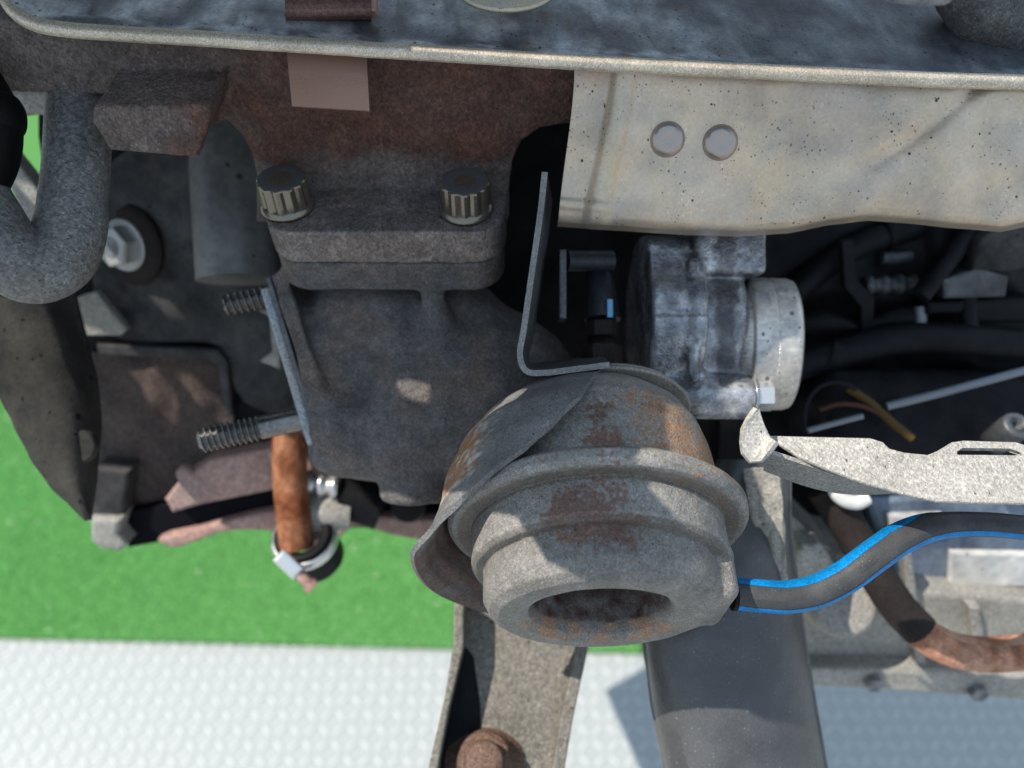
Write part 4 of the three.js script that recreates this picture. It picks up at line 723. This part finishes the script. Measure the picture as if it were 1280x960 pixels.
// ---------------------------------------------------------------- right: dark bay with rod, cable and fittings
{
  const t = thing('dark_cover', 'dark blue black plastic cover deep in the bay right of the compressor', 'cover', P(1150, 540, -330));
  part(t, 'shell', surface((x, y, z) => { const p = P(1180, 520, -420); return dBox(x - p.x, y - p.y, z - p.z + (x - p.x) * 0.1, 270, 84, 90, 60) + 5 * noise(x * 0.02, y * 0.02, z * 0.02); }, [400, -190, -560], [1120, 80, -250], 7), M.blockDark);
  const y = thing('pipework', 'dark oily pipes and brackets crossing the bay behind the compressor cap', 'pipework', P(1050, 440, -400));
  part(y, 'hose', tube([P(985, 372, -400), P(1020, 340, -390), P(1075, 305, -385), P(1150, 280, -390), P(1230, 240, -400)], 24, { seg: 50 }), M.bayDark);
  part(y, 'hose', tube([P(960, 470, -380), P(1030, 448, -370), P(1130, 424, -365), P(1300, 432, -370)], 27, { seg: 50 }), M.bayDark);
  part(y, 'bracket', plate(BF, [[1052, 300], [1066, 298], [1072, 350], [1094, 372], [1092, 420], [1078, 422], [1076, 384], [1056, 360]], 110, 22, 4), M.bayDark);
  part(y, 'bracket', plate(BF, [[1160, 378], [1300, 372], [1300, 404], [1224, 404], [1216, 392], [1160, 394]], 110, 40, 6), M.bayDark);
  part(y, 'pipe', tube([P(1196, 250, -360), P(1205, 330, -362), P(1212, 420, -370)], 15, { seg: 20 }), M.bayDark);
  part(y, 'clip', lathe(axisFrame(P(1040, 446, -368), V(1, -0.3, 0.1)), [[28, -9], [31, -9], [31, 9], [28, 9]], 40), M.bayDark);
  part(y, 'clip', lathe(axisFrame(P(1110, 292, -386), V(1, 0.4, 0)), [[25, -8], [28, -8], [28, 8], [25, 8]], 40), M.bayDark);
  const r = thing('metal_rod', 'thin bright metal rod slanting across the dark bay on the right', 'rod', P(1200, 500, -300));
  part(r, 'rod', tube([P(1108, 508, -290), P(1180, 490, -280), P(1310, 455, -270)], 7, { seg: 20, rad: 16 }), M.bayRod);
  const d = thing('diagonal_strut', 'grey diagonal strut in the dark bay below the upper heat shield', 'strut', P(1190, 340, -330));
  part(d, 'tube', tube([P(1150, 370, -340), P(1185, 325, -335), P(1235, 262, -330)], 17, { seg: 12 }), M.bayDark);
  part(d, 'plate', plate(BF, [[1225, 300], [1262, 270], [1300, 250], [1300, 330], [1262, 340], [1215, 338]], 130, 30, 6), M.block);
  const f = thing('alloy_fitting', 'blurred alloy fitting with bright collars in the dark bay', 'fitting', P(1130, 380, -400));
  part(f, 'collar', tube([P(1080, 357, -390), P(1110, 356, -390), P(1142, 354, -390)], (u) => 15 + 3 * Math.sin(u * 20), { seg: 30 }), M.bayMetal);
  part(f, 'neck', tube([P(1102, 322, -390), P(1120, 322, -390), P(1138, 320, -390)], 11, { seg: 8 }), M.bayMetal);
  part(f, 'block', plate(BF, [[1178, 350], [1225, 335], [1262, 345], [1258, 372], [1180, 374]], 128, 50, 6), M.bayMetal);
  part(f, 'pin', tube([P(1150, 384, -380), P(1150, 395, -380), P(1150, 410, -380)], 11, { seg: 6 }), M.bayRod);
  part(f, 'arm', tube([P(1000, 402, -400), P(1040, 404, -395), P(1075, 408, -390), P(1110, 400, -395), P(1150, 398, -400)], (u) => 16 + 8 * Math.sin(u * 9), { seg: 40 }), M.bayDark);
  const w = thing('wiring', 'orange and yellow wires in the dark bay behind the lower shield', 'wiring', P(1090, 530, -300));
  const cb = thing('cable', 'thin grey cable loop at the left of the orange and yellow wires', 'cable', P(1010, 540, -280));
  part(cb, 'cable_loop', tube([P(1005, 540, -280), P(1008, 505, -280), P(1025, 483, -280), P(1050, 478, -280), P(1070, 486, -280)], 4, { seg: 40, rad: 10 }), M.bayDark);
  part(w, 'wire', tube([P(1060, 485, -300), P(1090, 505, -295), P(1112, 525, -290), P(1140, 548, -290)], 7, { seg: 30, rad: 10 }), M.wireYellow);
  part(w, 'wire', tube([P(1025, 512, -290), P(1050, 505, -290), P(1090, 512, -292), P(1125, 540, -292)], 4, { seg: 30, rad: 10 }), M.wireRed);
  part(cb, 'lead', tube([P(1010, 538, -270), P(1040, 530, -270), P(1078, 520, -270)], 5, { seg: 10, rad: 10 }), M.bayRod);
  const b = thing('socket_bolt', 'small grey ring headed bolt at the right edge above the lower shield', 'bolt', P(1268, 550, -260));
  part(b, 'head', lathe(axisFrame(P(1268, 534, -240), V(0.1, 0.5, 0.85)), [[0, -6], [9, -6], [10, 10], [20, 10], [23, 5], [23, -50], [0, -50]], 36), M.bayMetal);
}
// ---------------------------------------------------------------- lower right: sump casting, blue tank, rusty pipe
const SF = new Frame(P(1130, 760, -420), V(1, 0, 0), V(0, 0.9, 0.436), V(0, -0.436, 0.9));
{
  const t = thing('sump_casting', 'pale alloy sump casting with round boss, lower right behind the striped hose', 'sump casting', P(1130, 860, -420));
  part(t, 'body', plate(SF, [[985, 640], [1040, 690], [1090, 700], [1140, 740], [1400, 760], [1400, 850], [1010, 836]], -20, 120, 8), M.castAlu);
  part(t, 'lip', plate(SF, [[1000, 836], [1140, 838], [1400, 850], [1400, 884], [1280, 876], [1140, 866], [1004, 858]], 16, 150, 8), M.castAlu);
  part(t, 'rib', plate(SF, [[1128, 690], [1140, 690], [1160, 836], [1146, 836]], 0, 30, 5), M.castAlu);
  part(t, 'rib', plate(SF, [[1212, 760], [1226, 760], [1236, 840], [1222, 840]], 2, 30, 5), M.castAlu);
  for (const [x, y] of [[1090, 850], [1220, 862]]) part(t, 'bolt', hex(axisFrame(SF.at(SF.hit(x, y, 2, 16).x, SF.hit(x, y, 2, 16).y, 16), SF.ez.clone()), 17, 0, 16, 2), M.pipeGrey);
  part(t, 'tower', plate(SF, curvePx([[996, 700], [1004, 684], [1016, 684], [1024, 680], [1040, 700], [1050, 730], [1010, 745]], 40), 24, 60, 8), M.castAlu);
  part(t, 'boss', lathe(axisFrame(P(1050, 752, -395), V(-0.15, 0.15, 0.95)), [[0, 30], [46, 30], [56, 24], [60, 10], [62, -80]], 48), M.castAlu);
  const c = thing('blue_tank', 'blurred blue grey tank with white panels behind the striped hose, lower right', 'tank', P(1220, 840, -520));
  part(c, 'body', plate(SF, [[1080, 622], [1420, 610], [1420, 790], [1140, 800]], -70, 200, 14), M.bluePlastic);
  part(c, 'panel', plate(SF, [[1190, 692], [1300, 694], [1300, 734], [1188, 732]], -56, 16, 3), M.whitePlastic);
  part(c, 'panel', plate(SF, [[1112, 646], [1180, 644], [1182, 662], [1116, 670]], -56, 16, 3), M.whitePlastic);
  part(c, 'rib', plate(SF, [[1150, 748], [1400, 748], [1400, 764], [1152, 766]], -54, 18, 4), M.bluePlastic);
  const r = thing('rusty_pipe', 'curved pipe, dark above and orange rust below, at the lower right edge', 'pipe', P(1180, 820, -330));
  part(r, 'dark_length', tube([P(1030, 610, -350), P(1062, 660, -345), P(1092, 712, -340), P(1122, 758, -335), P(1150, 788, -330)], 30, { seg: 50 }), M.rustDark);
  part(r, 'rusty_bend', tube([P(1140, 778, -332), P(1160, 797, -330), P(1190, 812, -328), P(1235, 818, -326), P(1300, 812, -322), P(1360, 800, -318)], 29, { seg: 60, rad: 32 }), M.rustFaded);
  const k = thing('white_ring', 'broken white plastic ring piece below the lower heat shield', 'plastic ring', P(1062, 620, -330));
  part(k, 'ring', tube([P(1046, 598, -300), P(1044, 612, -300), P(1054, 624, -300), P(1072, 628, -300), P(1084, 622, -300)], 12, { seg: 30 }), M.whitePlastic);
  const s = thing('side_strip', 'grey sheet strip beside the canister, standing against the black duct', 'strip', P(965, 640, -220));
  part(s, 'sheet', sheet((u, v) => P(mix(930 + 24 * v, 975 + 10 * v, u), mix(585, 745, v), -170 + 20 * u - 30 * v + 6 * noise(u * 4, v * 5, 9)), 12, 30, 6), M.castAlu);
}
renderer.render(scene, camera);
